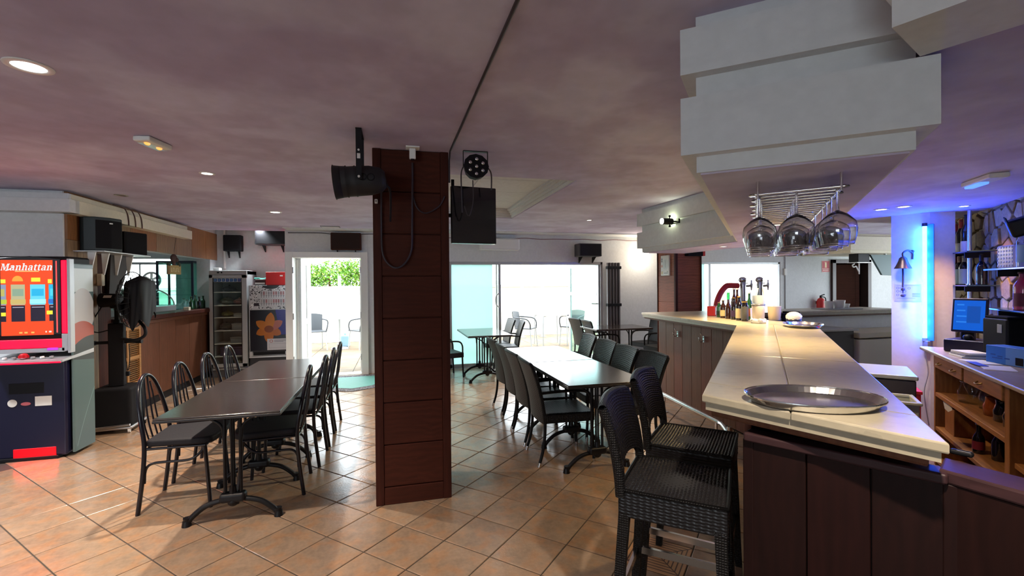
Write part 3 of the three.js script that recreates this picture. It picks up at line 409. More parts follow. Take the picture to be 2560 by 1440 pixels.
// ================================================================ THE BAR
function along(a, b) { const dx = b[0] - a[0], dz = b[1] - a[1], l = Math.hypot(dx, dz); return { l, ry: Math.atan2(-dz, dx), at: (s, o = 0) => [a[0] + dx / l * s - dz / l * o, a[1] + dz / l * s + dx / l * o] }; }
function boardsAlong(parent, name, a, b, y0, y1, w, th, mats, out = 1) { const L = along(a, b), n = Math.max(1, Math.round(L.l / w)); for (let i = 0; i < n; i++) { const s = (i + 0.5) * L.l / n, p = L.at(s, 0); obj(name, rbox(L.l / n - 0.003, y1 - y0, th, 0.003, p[0], (y0 + y1) / 2, p[1], L.ry), mats[i % mats.length], parent); } }
{
  const body = thing('bar_counter_base', 'brown boarded bar base with diagonal run and coat hooks under the pale worktop', 'bar base');
  const mats = [0, 1, 2].map(k => { const m = M.barwood.clone(); m.userData = { metres: 'v' }; m.color = RGB(0.17 + 0.02 * k, 0.066 + 0.01 * (k % 2), 0.036); return m; });
  obj('carcass', prism([[1.255, -1.325], [3.27, -3.66], [3.43, -5.5], [6.9, -5.5], [6.9, -5.12], [3.7, -5.12], [3.62, -3.52], [1.47, -0.98]], 0.0, 1.03), M.black, body);
  boardsAlong(body, 'front_board', [3.42, -5.5], [3.25, -3.68], 0.02, 1.0, 0.21, 0.022, mats);
  boardsAlong(body, 'front_board', [3.24, -3.68], [1.21, -1.38], 0.02, 1.0, 0.21, 0.022, mats);
  obj('top_rail', [rbox(1.86, 0.05, 0.03, 0.004, ...(p => [p[0], 1.015, p[1]])(along([3.42, -5.5], [3.25, -3.66]).at(0.92)), along([3.42, -5.5], [3.25, -3.66]).ry), rbox(3.07, 0.05, 0.03, 0.004, ...(p => [p[0], 1.015, p[1]])(along([3.24, -3.66], [1.2, -1.37]).at(1.53)), along([3.24, -3.66], [1.2, -1.37]).ry)], M.barwood, body);
  for (const [u, v] of [[1691, 822], [1751, 824]]) { const z = v === 822 ? -4.98 : -4.42, x = 3.385 + (z + 5.2) * -0.09; const h = new THREE.Group(); h.name = 'coat_hook'; h.position.set(x - 0.018, 0.86, z); body.add(h); obj('plate', rbox(0.008, 0.07, 0.03, 0.003, 0, 0, 0), M.steel, h); obj('prongs', [tube([[0, -0.01, 0], [-0.03, -0.03, 0], [-0.055, -0.015, 0], [-0.058, 0.012, 0]], 0.006, 16, 8), tube([[0, 0.015, 0], [-0.02, 0.03, 0.0], [-0.035, 0.06, 0]], 0.005, 12, 8), ball(0.009, -0.058, 0.016, 0), ball(0.008, -0.035, 0.062, 0)], M.steel, h); }
  // dark end panel facing the stools and its low ledge
  const ep = thing('bar_end_panel', 'very dark reddish-brown panelled bar end with a narrow ledge, below the oval tray', 'bar panel');
  const dk = [0, 1].map(k => std(RGB(0.020 + 0.003 * k, 0.0065, 0.0055), 0.55, 0, { spec: 0.35, map: rep(grainTex, 1.2), metres: 'v' }));
  boardsAlong(ep, 'panel_board', [1.155, -1.30], [1.40, -0.89], 0, 0.955, 0.16, 0.02, dk);
  boardsAlong(ep, 'panel_board', [1.403, -0.89], [1.80, 0.9], 0, 0.955, 0.3, 0.02, dk); obj('corner_post', rbox(0.03, 0.955, 0.03, 0.004, 1.404, 0.4775, -0.885, 0.5), dk[0], ep); obj('inner_core', prism([[1.17, -1.29], [1.41, -0.88], [1.8, 0.88], [1.9, 0.88], [1.48, -0.93], [1.25, -1.3]], 0, 0.95), M.black, ep);
  obj('corner_post', rbox(0.035, 0.96, 0.035, 0.005, 1.155, 0.48, -1.31, 0.5), dk[0], ep);
  const L1 = along([1.15, -1.32], [1.405, -0.89]), c1 = L1.at(L1.l / 2, 0.0);
  obj('ledge', [rbox(L1.l, 0.03, 0.07, 0.008, c1[0], 0.97, c1[1], L1.ry), prism([[1.385, -0.90], [1.49, -0.955], [1.93, 0.9], [1.79, 0.95]], 0.955, 0.99, 0.006)], std(RGB(0.060, 0.028, 0.032), 0.45, 0, { spec: 0.5, map: rep(grainTex, 1.2), metres: 'z' }), ep);
  // worktop
  const w = thing('bar_worktop', 'pale cream stone worktop of the bar with tiled joints', 'worktop');
  const mt = [0, 1, 2].map(k => { const m = M.worktop.clone(); m.userData = { metres: 'h' }; m.color = RGB(0.48 + 0.025 * k, 0.44 + 0.022 * k, 0.335 + 0.016 * k); return m; });
  obj('substrate', prism(offsetPoly([[1.05, -1.42], [3.05, -3.62], [3.22, -5.62], [7.0, -5.62], [7.0, -5.0], [3.82, -5.0], [3.75, -3.43], [1.30, -0.82]], -0.012), 1.035, 1.082), M.worktopEdge, w);
  obj('edge_moulding', prism(offsetPoly([[1.05, -1.42], [3.05, -3.62], [3.22, -5.62], [7.0, -5.62], [7.0, -5.0], [3.82, -5.0], [3.75, -3.43], [1.30, -0.82]], -0.03), 1.01, 1.04, 0.008), M.barwood, w);
  const A = [1.05, -1.42], B = [3.05, -3.62], C = [1.30, -0.82], D = [3.75, -3.43];
  const mixp = (p, q, t) => [p[0] + (q[0] - p[0]) * t, p[1] + (q[1] - p[1]) * t];
  let k = 0; const slab = pts => obj('slab', prism(offsetPoly(pts, -0.0013), 1.062, 1.09, 0.005), mt[k++ % 3], w);
  const cuts = [0, 0.075, 0.36, 0.68, 1];
  for (let i = 0; i < 4; i++) { const a = mixp(A, B, cuts[i]), b = mixp(A, B, cuts[i + 1]), c = mixp(C, D, cuts[i]), d = mixp(C, D, cuts[i + 1]), h = i ? 0.47 : 0.45; slab([a, b, mixp(b, d, h), mixp(a, c, h)]); slab([mixp(a, c, h), mixp(b, d, h), d, c]); }
  slab([B, [3.13, -4.6], [3.79, -4.5], D]); slab([[3.13, -4.6], [3.22, -5.62], [3.84, -5.62], [3.82, -5.0], [3.79, -4.5]]);
  slab([[3.84, -5.62], [5.4, -5.62], [5.4, -5.0], [3.82, -5.0]]); slab([[5.4, -5.62], [7, -5.62], [7, -5.0], [5.4, -5.0]]);
  // steel foot rail
  const r = thing('foot_rail', 'steel foot rail running along the bottom of the bar', 'foot rail');
  obj('rail', tube([[3.06, 0.2, -5.5], [2.95, 0.2, -4.4], [2.86, 0.2, -3.6], [2.7, 0.2, -3.3], [1.9, 0.2, -2.44]], 0.022, 60, 12, false, 0.1), M.steel, r);
  for (const [x, z] of [[2.98, -4.7], [2.83, -3.62], [2.3, -2.87]]) obj('support', [bar([x, 0.0, z], [x, 0.2, z], 0.011, 10), cyl(0.045, 0.04, 0.008, x, 0.004, z, 20)], M.steel, r);
  one('steel_post', 'slim upright steel post between the bar stools and the bar', 'post', [bar([2.2, 0.0, -2.68], [2.2, 0.5, -2.68], 0.018, 12), cyl(0.05, 0.045, 0.008, 2.2, 0.004, -2.68)], M.steel);
}
// ---- things on the worktop
const TOP = 1.09;
function ovalTray(name, label, x, z, a, b, turn) { const t = thing(name, label, 'tray', [x, TOP, z], turn, 'oval steel trays'); const p = [[0, 0.004], [0.86, 0.004], [0.90, 0.006], [0.97, 0.024], [1.0, 0.026], [1.0, 0.023], [0.97, 0.020], [0.90, 0.002], [0, 0.0012]]; const g = lathe(p, 64); g.scale(a, 1, b); g.computeVertexNormals(); const o = obj('dish', g, M.tray, t); const n = g.attributes.normal; obj('rim', (() => { const q = torus(1, 0.004, 0, 0, 0, PI / 2, 0, 0, 8, 64); const pp = q.attributes.position; for (let i = 0; i < pp.count; i++) pp.setXYZ(i, pp.getX(i) * a, pp.getY(i) + 0.025, pp.getZ(i) * b); q.computeVertexNormals(); return q; })(), M.steel, t); return t; }
ovalTray('oval_tray', 'oval stainless steel tray lying near the end of the bar', 1.315, -1.215, 0.205, 0.15, -PI / 4 - 0.5 + 0.9);
ovalTray('oval_tray', 'oval stainless steel tray beside the blender, jutting over the worktop edge', 3.49, -3.32, 0.24, 0.155, -PI / 4 + PI / 2);
// bottles
const bottleProfile = (r, h, neck, sh) => [[0, 0], [r * 0.92, 0], [r, 0.006], [r, h * sh], [r * 0.8, h * (sh + 0.09)], [neck * 1.15, h * (sh + 0.2)], [neck, h * (sh + 0.26)], [neck, h * 0.955], [neck * 1.25, h * 0.96], [neck * 1.25, h * 0.985], [neck, h], [0, h]];
const glassM = { brown: phys(RGB(0.030, 0.009, 0.005), 0.08, { clearcoat: 0.6 }), green: phys(RGB(0.012, 0.07, 0.025), 0.06, { clearcoat: 0.6 }), dark: phys(RGB(0.010, 0.007, 0.010), 0.08, { clearcoat: 0.6 }), clear: phys(RGB(0.92, 0.96, 0.98), 0.02, { transmission: 1, thickness: 0, ior: 1.45 }), pink: phys(RGB(0.55, 0.10, 0.26), 0.05, { transmission: 0.6, thickness: 0 }), blueglass: phys(RGB(0.10, 0.22, 0.5), 0.05, { transmission: 0.4, thickness: 0 }), amber: phys(RGB(0.45, 0.10, 0.02), 0.05, { transmission: 0.4, thickness: 0 }) };
const labelMats = {};
function labelMat(c) { return labelMats[c] || (labelMats[c] = std(new THREE.Color(c), 0.6)); }
function bottle(pos, o) { const t = thing(o.name || 'bottle', o.label, 'bottle', pos, 0, o.group); const r = o.r || 0.031, h = o.h || 0.24, nk = o.neck || 0.012, sh = o.sh || 0.52; obj('body', lathe(bottleProfile(r, h, nk, sh), 20), glassM[o.glass || 'brown'], t); obj('cap', cyl(nk * 1.3, nk * 1.25, h * 0.045, 0, h * 0.985, 0, 14), labelMat(o.cap || '#b08a3a'), t); if (o.tag) obj('paper_label', lathe([[r + 0.0008, h * (o.l0 || 0.14)], [r + 0.0008, h * (o.l1 || 0.42)]], 20), labelMat(o.tag), t); if (o.foil) obj('neck_foil', lathe([[nk * 1.18, h * 0.74], [nk * 1.3, h * 0.95]], 14), labelMat(o.foil), t); return t; }
{
  const G = 'beer bottles on the bar', at = (u, v) => { const p = onY(u, v, TOP); return [p.x, TOP, p.z]; };
  bottle(at(1798, 793), { label: 'dark green bottle with a pale rim label beside the red napkin box', glass: 'green', r: 0.028, h: 0.17, sh: 0.7, tag: '#10210f', group: G });
  bottle(at(1808, 795), { label: 'squat brown bottle with a cream lower label and round stopper', glass: 'brown', r: 0.034, h: 0.2, sh: 0.6, tag: '#c9b78a', l0: 0.12, l1: 0.45, cap: '#777', group: G });
  bottle(at(1821, 797), { label: 'slender bottle with a bright green neck on the bar', glass: 'brown', r: 0.033, h: 0.285, sh: 0.4, neck: 0.012, foil: '#1fb070', cap: '#18a060', group: G });
  bottle(at(1835, 799), { label: 'dark bottle with a ringed gold label on the bar', glass: 'dark', r: 0.033, h: 0.235, sh: 0.58, tag: '#43305a', group: G, cap: '#6a5030' });
  bottle(at(1848, 801), { label: 'dark bottle with a slanted cream label on the bar', glass: 'dark', r: 0.034, h: 0.25, sh: 0.6, tag: '#d8c9a0', l0: 0.1, l1: 0.5, group: G });
  bottle(at(1862, 803), { label: 'dark can-shaped bottle with a grey label beside the blender', glass: 'dark', r: 0.034, h: 0.2, sh: 0.78, neck: 0.02, tag: '#5a5a58', l0: 0.1, l1: 0.75, group: G });
  bottle([3.62, TOP, -4.28], { label: 'tall brown bottle with a pink label behind the short bottles', glass: 'brown', r: 0.034, h: 0.33, sh: 0.55, tag: '#d9837c', l0: 0.3, l1: 0.5, cap: '#cfcfd4', group: G });
  bottle([3.68, TOP, -4.4], { label: 'tall brown bottle with a silver cap, nearest the beer tap', glass: 'brown', r: 0.034, h: 0.33, sh: 0.55, tag: '#a83230', cap: '#d4d4da', group: G });
  bottle([3.60, TOP, -4.08], { label: 'tall green-brown bottle with a white cap behind the short bottles', glass: 'green', r: 0.034, h: 0.29, sh: 0.55, cap: '#dadada', tag: '#7a3a28', group: G });
  // napkin box
  const nb = thing('napkin_dispenser', 'red napkin dispenser box on the bar', 'napkin box', at(1781, 789), 0.72); obj('case', rbox(0.15, 0.115, 0.09, 0.008, 0, 0.0575, 0, 0, 0, 0, 2), M.red, nb); obj('napkins', rbox(0.04, 0.085, 0.004, 0.002, -0.048, 0.058, 0.046), M.paper, nb); obj('emblem', [cyl(0.018, 0.018, 0.002, 0.036, 0.055, 0.046, 20, PI / 2), torus(0.012, 0.0025, 0.012, 0.07, 0.046, 0, 0, 0, 6, 16)], std(RGB(0.75, 0.35, 0.33), 0.6), nb);
  // blender
  const p = onY(1896, 808, TOP), b = thing('blender', 'white hand-cup blender with a clear jug at the corner of the bar', 'blender', [p.x, TOP, p.z]);
  obj('base', lathe([[0, 0], [0.066, 0], [0.068, 0.015], [0.060, 0.045], [0.0, 0.05]], 24), std(RGB(0.55, 0.58, 0.66), 0.3, 0.3), b);
  for (const a of [0.4, 2.0, 3.6, 5.2]) obj('foot_pod', ball(0.026, 0.05 * Math.cos(a), 0.026, 0.05 * Math.sin(a), 1, 0.95, 1, 14, 10), std(RGB(0.55, 0.58, 0.66), 0.3, 0.3), b);
  obj('motor_housing', lathe([[0.0, 0.04], [0.052, 0.04], [0.058, 0.16], [0.061, 0.178], [0, 0.18]], 28), std(RGB(0.72, 0.66, 0.60), 0.35), b);
  obj('jug', lathe([[0.05, 0.18], [0.058, 0.2], [0.06, 0.27], [0.056, 0.27], [0.054, 0.2], [0.0, 0.19]], 28), phys(RGB(0.72, 0.78, 0.84), 0.15, { transmission: 0.45, thickness: 0 }), b);
  obj('jug_handle', [tube([[-0.05, 0.19, 0], [-0.045, 0.26, 0.02], [-0.03, 0.34, 0.03]], 0.007, 14, 8), tube([[0.05, 0.19, 0], [0.045, 0.26, 0.02], [0.025, 0.335, 0.03]], 0.007, 14, 8)], M.white, b);
  obj('collar', torus(0.061, 0.004, 0, 0.182, 0, PI / 2), M.steel, b);
  // menu card holder, cups, mirror-ball lamp
  const q = onY(1879, 801, TOP); one('menu_card', 'cream menu card standing between the bottles and the blender', 'menu card', rbox(0.075, 0.13, 0.004, 0.001, q.x, TOP + 0.065, q.z, 0.6, -0.05), M.paper);
  const q2 = onY(1945, 803, TOP); const cp = thing('paper_tub', 'cream cardboard tub on the bar beside the blender', 'tub', [q2.x + 0.1, TOP, q2.z - 0.15]); obj('wall', lathe([[0, 0], [0.055, 0], [0.066, 0.14], [0.063, 0.14], [0.053, 0.004], [0, 0.004]], 28), std(RGB(0.72, 0.6, 0.4), 0.7), cp); obj('rim', torus(0.065, 0.003, 0, 0.14, 0, PI / 2), M.paper, cp);
  const mb = thing('disco_lamp', 'clear faceted crystal disco lamp with a black base on the bar', 'disco lamp', [3.70, TOP, -3.62]); obj('base', [lathe([[0, 0], [0.062, 0], [0.066, 0.05], [0, 0.05]], 24)], M.navy, mb); { const g = new THREE.IcosahedronGeometry(0.07, 2); const n = N(g); n.computeVertexNormals(); n.scale(1, 0.75, 1).translate(0, 0.06, 0); obj('faceted_dome', n, phys(RGB(0.95, 0.95, 0.98), 0.05, { metalness: 0.35, clearcoat: 1 }), mb); }
  const rm = thing('remote_control', 'black remote control lying on the dark bar ledge', 'remote control', [onY(2404, 1140, 0.99).x, 0.99, onY(2404, 1140, 0.99).z], 0.35); obj('shell', rbox(0.022, 0.014, 0.05, 0.006, 0, 0.009, 0, 0, 0, 0, 2), M.black, rm); obj('keypad', rbox(0.015, 0.003, 0.03, 0.001, 0, 0.0145, 0.005), M.grey, rm);
}
// beer taps with red sausage-shaped column
{
  const base = [4.72, TOP, -5.3];
  for (const [i, u] of [[0, 1858], [1, 1900]]) { const p = onZ(u, 775, -5.32); const t = thing('beer_tap', i ? 'chrome beer tap behind the blender' : 'chrome beer tap beside the red curved pipe', 'beer tap', [p.x, TOP, -5.32], 0, 'chrome beer taps'); obj('column', lathe([[0, 0], [0.045, 0], [0.04, 0.02], [0.036, 0.06], [0.036, 0.34], [0.04, 0.36], [0.034, 0.42], [0, 0.43]], 24), M.brushed, t); obj('dome', ball(0.048, -0.008, 0.43, 0, 1.1, 0.9, 1), M.steel, t); obj('spout_arm', [tube([[0.02, 0.35, 0], [0.07, 0.345, 0], [0.125, 0.35, 0]], 0.014, 12, 8), tube([[0.03, 0.385, 0], [0.08, 0.384, 0]], 0.006, 6, 6)], M.steel, t); obj('handle', lathe([[0, -0.05], [0.006, -0.05], [0.014, 0.0], [0.018, 0.03], [0.009, 0.06], [0.011, 0.09], [0, 0.095]], 16, 0.135, 0.335, 0), M.brushed, t); }
  const a = onZ(1793, 760, -5.3), c = onZ(1850, 717, -5.3); const t = thing('beer_pipe', 'red curved beer pipe rising from the bar to the tap', 'beer pipe', [a.x, TOP, -5.34]); obj('pipe', tube([[0, 0.0, 0], [0.03, 0.14, 0], [0.09, 0.26, 0], [0.16, 0.335, 0], [0.22, 0.355, 0], [c.x - a.x, 0.35, 0]], 0.037, 40, 14), M.red, t); obj('foot_flange', cyl(0.055, 0.05, 0.01, 0, 0.005, 0), M.red, t);
  const cm = (x, z, label, r, h) => { const k = thing('cup', label, 'cup', [x, TOP + 0.012, z], 0, 'cups on the far counter'); obj('bowl', lathe([[0, 0], [r * 0.75, 0], [r, h], [r - 0.006, h], [r * 0.7, 0.008], [0, 0.008]], 24), M.white, k); obj('rim', torus(r - 0.003, 0.003, 0, h, 0, PI / 2), M.white, k); };
  const s1 = onY(2058, 776, TOP), zz = -5.28; const pos = u => onZ(u, 770, zz).x;
  cm(pos(2073), zz, 'white mug on the far counter, beside the fire extinguisher', 0.062, 0.1); cm(pos(2090), zz + 0.05, 'larger white mug on the far counter, left of the small cup', 0.075, 0.115); cm(pos(2114), zz, 'small white cup on the far counter below the dark doorway', 0.055, 0.06);
  one('saucer_tray', 'thin dark tray under the white mugs on the far counter', 'tray', rbox(0.6, 0.012, 0.3, 0.004, pos(2092), TOP + 0.006, zz), M.grey);
}
// ---- under-counter fridge cabinets and boxes seen inside the bar
{
  const z = -4.6, fx = onZ(2148, 850, z).x;
  const f = thing('chest_freezer', 'cream chest freezer with a lid inside the bar below the far counter', 'freezer'); obj('body', rspan(fx, fx + 1.2, 0, 0.74, z, z - 0.46, 0.01), std(RGB(0.62, 0.58, 0.48), 0.5), f); obj('lid', rspan(fx - 0.01, fx + 1.21, 0.755, 0.83, z + 0.01, z - 0.47, 0.012), std(RGB(0.60, 0.54, 0.38), 0.5), f);
  const b = thing('steel_worktable', 'dark-fronted steel worktable inside the bar next to the freezer', 'worktable'); obj('body', rspan(fx - 1.1, fx - 0.06, 0, 0.86, z - 0.02, z - 0.46, 0.006), std(RGB(0.05, 0.04, 0.035), 0.6), b); obj('table_top', rspan(fx - 1.14, fx - 0.03, 0.86, 0.885, z + 0.02, z - 0.47, 0.004), M.brushed, b);
  const c = thing('coffee_grinder', 'small dark appliance on the steel worktable behind the far tray', 'appliance', [fx - 0.75, 0.885, z - 0.3]); obj('housing', rbox(0.16, 0.2, 0.16, 0.015, 0, 0.1, 0, 0, 0, 0, 2), M.navy, c); obj('lid', rbox(0.14, 0.02, 0.14, 0.006, 0, 0.21, 0), M.black, c);
  struct('wall_bar_low', span(3.8, 7.4, 0, 1.03, -5.1, -5.13), M.wall);
  const g = thing('glass_washer', 'low grey glasswasher with sloping lid beside the white pillar', 'glasswasher', [onY(2190, 925, 0.82).x, 0, onY(2190, 925, 0.82).z], PI / 4 - 0.05); obj('body', rbox(0.46, 0.80, 0.4, 0.01, 0, 0.40, 0), std(RGB(0.05, 0.045, 0.07), 0.45), g); obj('top_panel', rbox(0.48, 0.03, 0.42, 0.008, 0, 0.815, 0), M.alu, g);
  const cb = thing('cardboard_box', 'open cardboard box on the floor behind the glasswasher', 'box', [4.55, 0, -3.86], 0.3); for (const [x, zq, w, d] of [[0, 0.17, 0.4, 0.006], [0, -0.17, 0.4, 0.006], [0.2, 0, 0.006, 0.34], [-0.2, 0, 0.006, 0.34]]) obj('side', rbox(w, 0.5, d, 0.002, x, 0.25, zq), std(RGB(0.5, 0.33, 0.17), 0.8), cb); obj('flap', [rbox(0.4, 0.006, 0.16, 0.002, 0, 0.52, 0.24, 0, 0.5), rbox(0.16, 0.006, 0.34, 0.002, -0.27, 0.52, 0, 0, 0, 0.5)], std(RGB(0.5, 0.33, 0.17), 0.8), cb);
  const cr = thing('bottle_crate', 'red plastic bottle crate at the foot of the white pillar', 'crate', [onY(2240, 962, 0.52).x, 0, onY(2240, 962, 0.52).z], PI / 4); obj('shell', ext([[-0.2, 0], [0.2, 0], [0.2, 0.5], [-0.2, 0.5]], 0.28, 0.005, [[-0.12, 0.36], [-0.12, 0.42], [0.12, 0.42], [0.12, 0.36]]), M.red, cr); obj('rim', rbox(0.42, 0.03, 0.3, 0.006, 0, 0.5, 0), M.red, cr);
  const gb = thing('grey_basket', 'light grey slotted glass basket standing in the bar aisle', 'basket', [onY(2236, 996, 0.72).x, 0, onY(2236, 996, 0.72).z], PI / 4); obj('walls', [rbox(0.24, 0.71, 0.01, 0.003, 0, 0.355, 0.1), rbox(0.24, 0.71, 0.01, 0.003, 0, 0.355, -0.1), rbox(0.01, 0.71, 0.2, 0.003, 0.12, 0.355, 0), rbox(0.01, 0.71, 0.2, 0.003, -0.12, 0.355, 0)], std(RGB(0.5, 0.54, 0.54), 0.5), gb); obj('rim', [rbox(0.27, 0.02, 0.024, 0.006, 0, 0.72, 0.105), rbox(0.27, 0.02, 0.024, 0.006, 0, 0.72, -0.105), rbox(0.024, 0.02, 0.22, 0.006, 0.123, 0.72, 0), rbox(0.024, 0.02, 0.22, 0.006, -0.123, 0.72, 0)], std(RGB(0.56, 0.6, 0.6), 0.5), gb);
}
// ---- back bar: frame with local x along the front, +z towards the aisle
const BB = { x: 4.36, z: -2.94, turn: Math.atan2(-0.728, -0.685) };
function bbThing(name, label, cat, x, y, z, group, turn = 0) { const c = Math.cos(BB.turn), s = Math.sin(BB.turn); return thing(name, label, cat, [BB.x + c * x + s * z, y, BB.z - s * x + c * z], BB.turn + turn, group); }
{
  const c = bbThing('back_bar_cabinet', 'orange pine back-bar cabinet with drawers and open shelves', 'cabinet', 0, 0, 0);
  obj('top', [rspan(-0.06, 2.7, 0.893, 0.92, 0.02, -0.52, 0.008)], phys(RGB(0.60, 0.50, 0.42), 0.22, { map: rep(worktopTex, 1.5), metres: 'h' }), c);
  for (const x of [0.215, 1.49, 2.6]) obj('upright', rspan(x, x + (x === 1.49 ? 0.06 : 0.03), 0, 0.893, -0.01, -0.5, 0.003), M.pineV, c);
  obj('back_panel', rspan(0.215, 2.63, 0.0, 0.893, -0.49, -0.51, 0.002), M.barwood, c);
  obj('shelf', rspan(0.245, 1.49, 0.557, 0.59, -0.012, -0.49, 0.004), M.pine, c); obj('shelf', rspan(0.245, 1.49, 0.285, 0.315, -0.012, -0.49, 0.004), M.pine, c); obj('shelf', rspan(1.55, 2.6, 0.44, 0.47, -0.03, -0.49, 0.004), M.pine, c); obj('shelf', rspan(0.245, 2.6, 0.03, 0.06, -0.012, -0.49, 0.004), M.pine, c);
  for (const [x0, x1, ks] of [[0.25, 0.86, [0.42, 0.72]], [0.9, 1.485, [1.18]]]) { const d = obj('drawer', rspan(x0, x1, 0.795, 0.888, 0.0, -0.03, 0.004), M.pine, c); for (const k of ks) obj('handle', [tube([[k - 0.035, 0.845, 0.0], [k - 0.02, 0.835, 0.02], [k + 0.02, 0.835, 0.02], [k + 0.035, 0.845, 0.0]], 0.005, 16, 6)], std(RGB(0.30, 0.18, 0.06), 0.3, 0.8), d); }
  // stone wall behind: irregular slabs set in mortar
  const w = structGroup('wall_stone'), cs = Math.cos(BB.turn), sn = Math.sin(BB.turn); w.position.set(BB.x, 0, BB.z); w.rotation.y = BB.turn;
  obj('mortar', span(-2.2, 2.7, 0, BARCEIL, -0.60, -0.75), std(RGB(0.33, 0.27, 0.20), 0.9, 0, { map: rep(speckTex, 2), metres: 'h' }), w);
  const sm = [[0.50, 0.40, 0.20], [0.38, 0.26, 0.09], [0.56, 0.47, 0.28], [0.30, 0.19, 0.07], [0.44, 0.31, 0.12], [0.58, 0.50, 0.33]].map(k => std(RGB(...k), 0.75, 0, { map: rep(stoneTex, 2), bumpMap: rep(plasterBump, 3), bumpScale: 0.004, metres: 'h' }));
  const r = rngOf(41), cw = 0.16, pts = []; const nx = 31, ny = 14; for (let j = 0; j <= ny; j++) for (let i = 0; i <= nx; i++) pts.push([-2.2 + i * cw + (j % 2) * cw / 2 + (r() - 0.5) * 0.09, j * 0.155 + (r() - 0.5) * 0.08]);
  // Voronoi-like stones: each cell of a jittered lattice clipped by its neighbours' bisectors
  pts.forEach((p, k) => { if (p[0] < -1.7 || p[0] > 1.2 || p[1] < 0.85) return; let poly = [[p[0] - 0.2, p[1] - 0.2], [p[0] + 0.2, p[1] - 0.2], [p[0] + 0.2, p[1] + 0.2], [p[0] - 0.2, p[1] + 0.2]]; for (const q of pts) { if (q === p) continue; const dx = q[0] - p[0], dy = q[1] - p[1], d = Math.hypot(dx, dy); if (d > 0.45) continue; const m = d / 2 - 0.009; const out = []; const f = a => (a[0] - p[0]) * dx / d + (a[1] - p[1]) * dy / d - m; for (let i = 0; i < poly.length; i++) { const a = poly[i], b = poly[(i + 1) % poly.length], fa = f(a), fb = f(b); if (fa <= 0) out.push(a); if (fa * fb < 0) { const t = fa / (fa - fb); out.push([a[0] + (b[0] - a[0]) * t, a[1] + (b[1] - a[1]) * t]); } } poly = out; if (poly.length < 3) return; } poly = poly.map(a => [a[0], Math.min(a[1], BARCEIL)]); const h = 0.02 + r() * 0.015; obj('stone', ext(poly, 2 * h, 0.007).translate(0, 0, -0.60), sm[Math.floor(r() * sm.length)], w); });
}
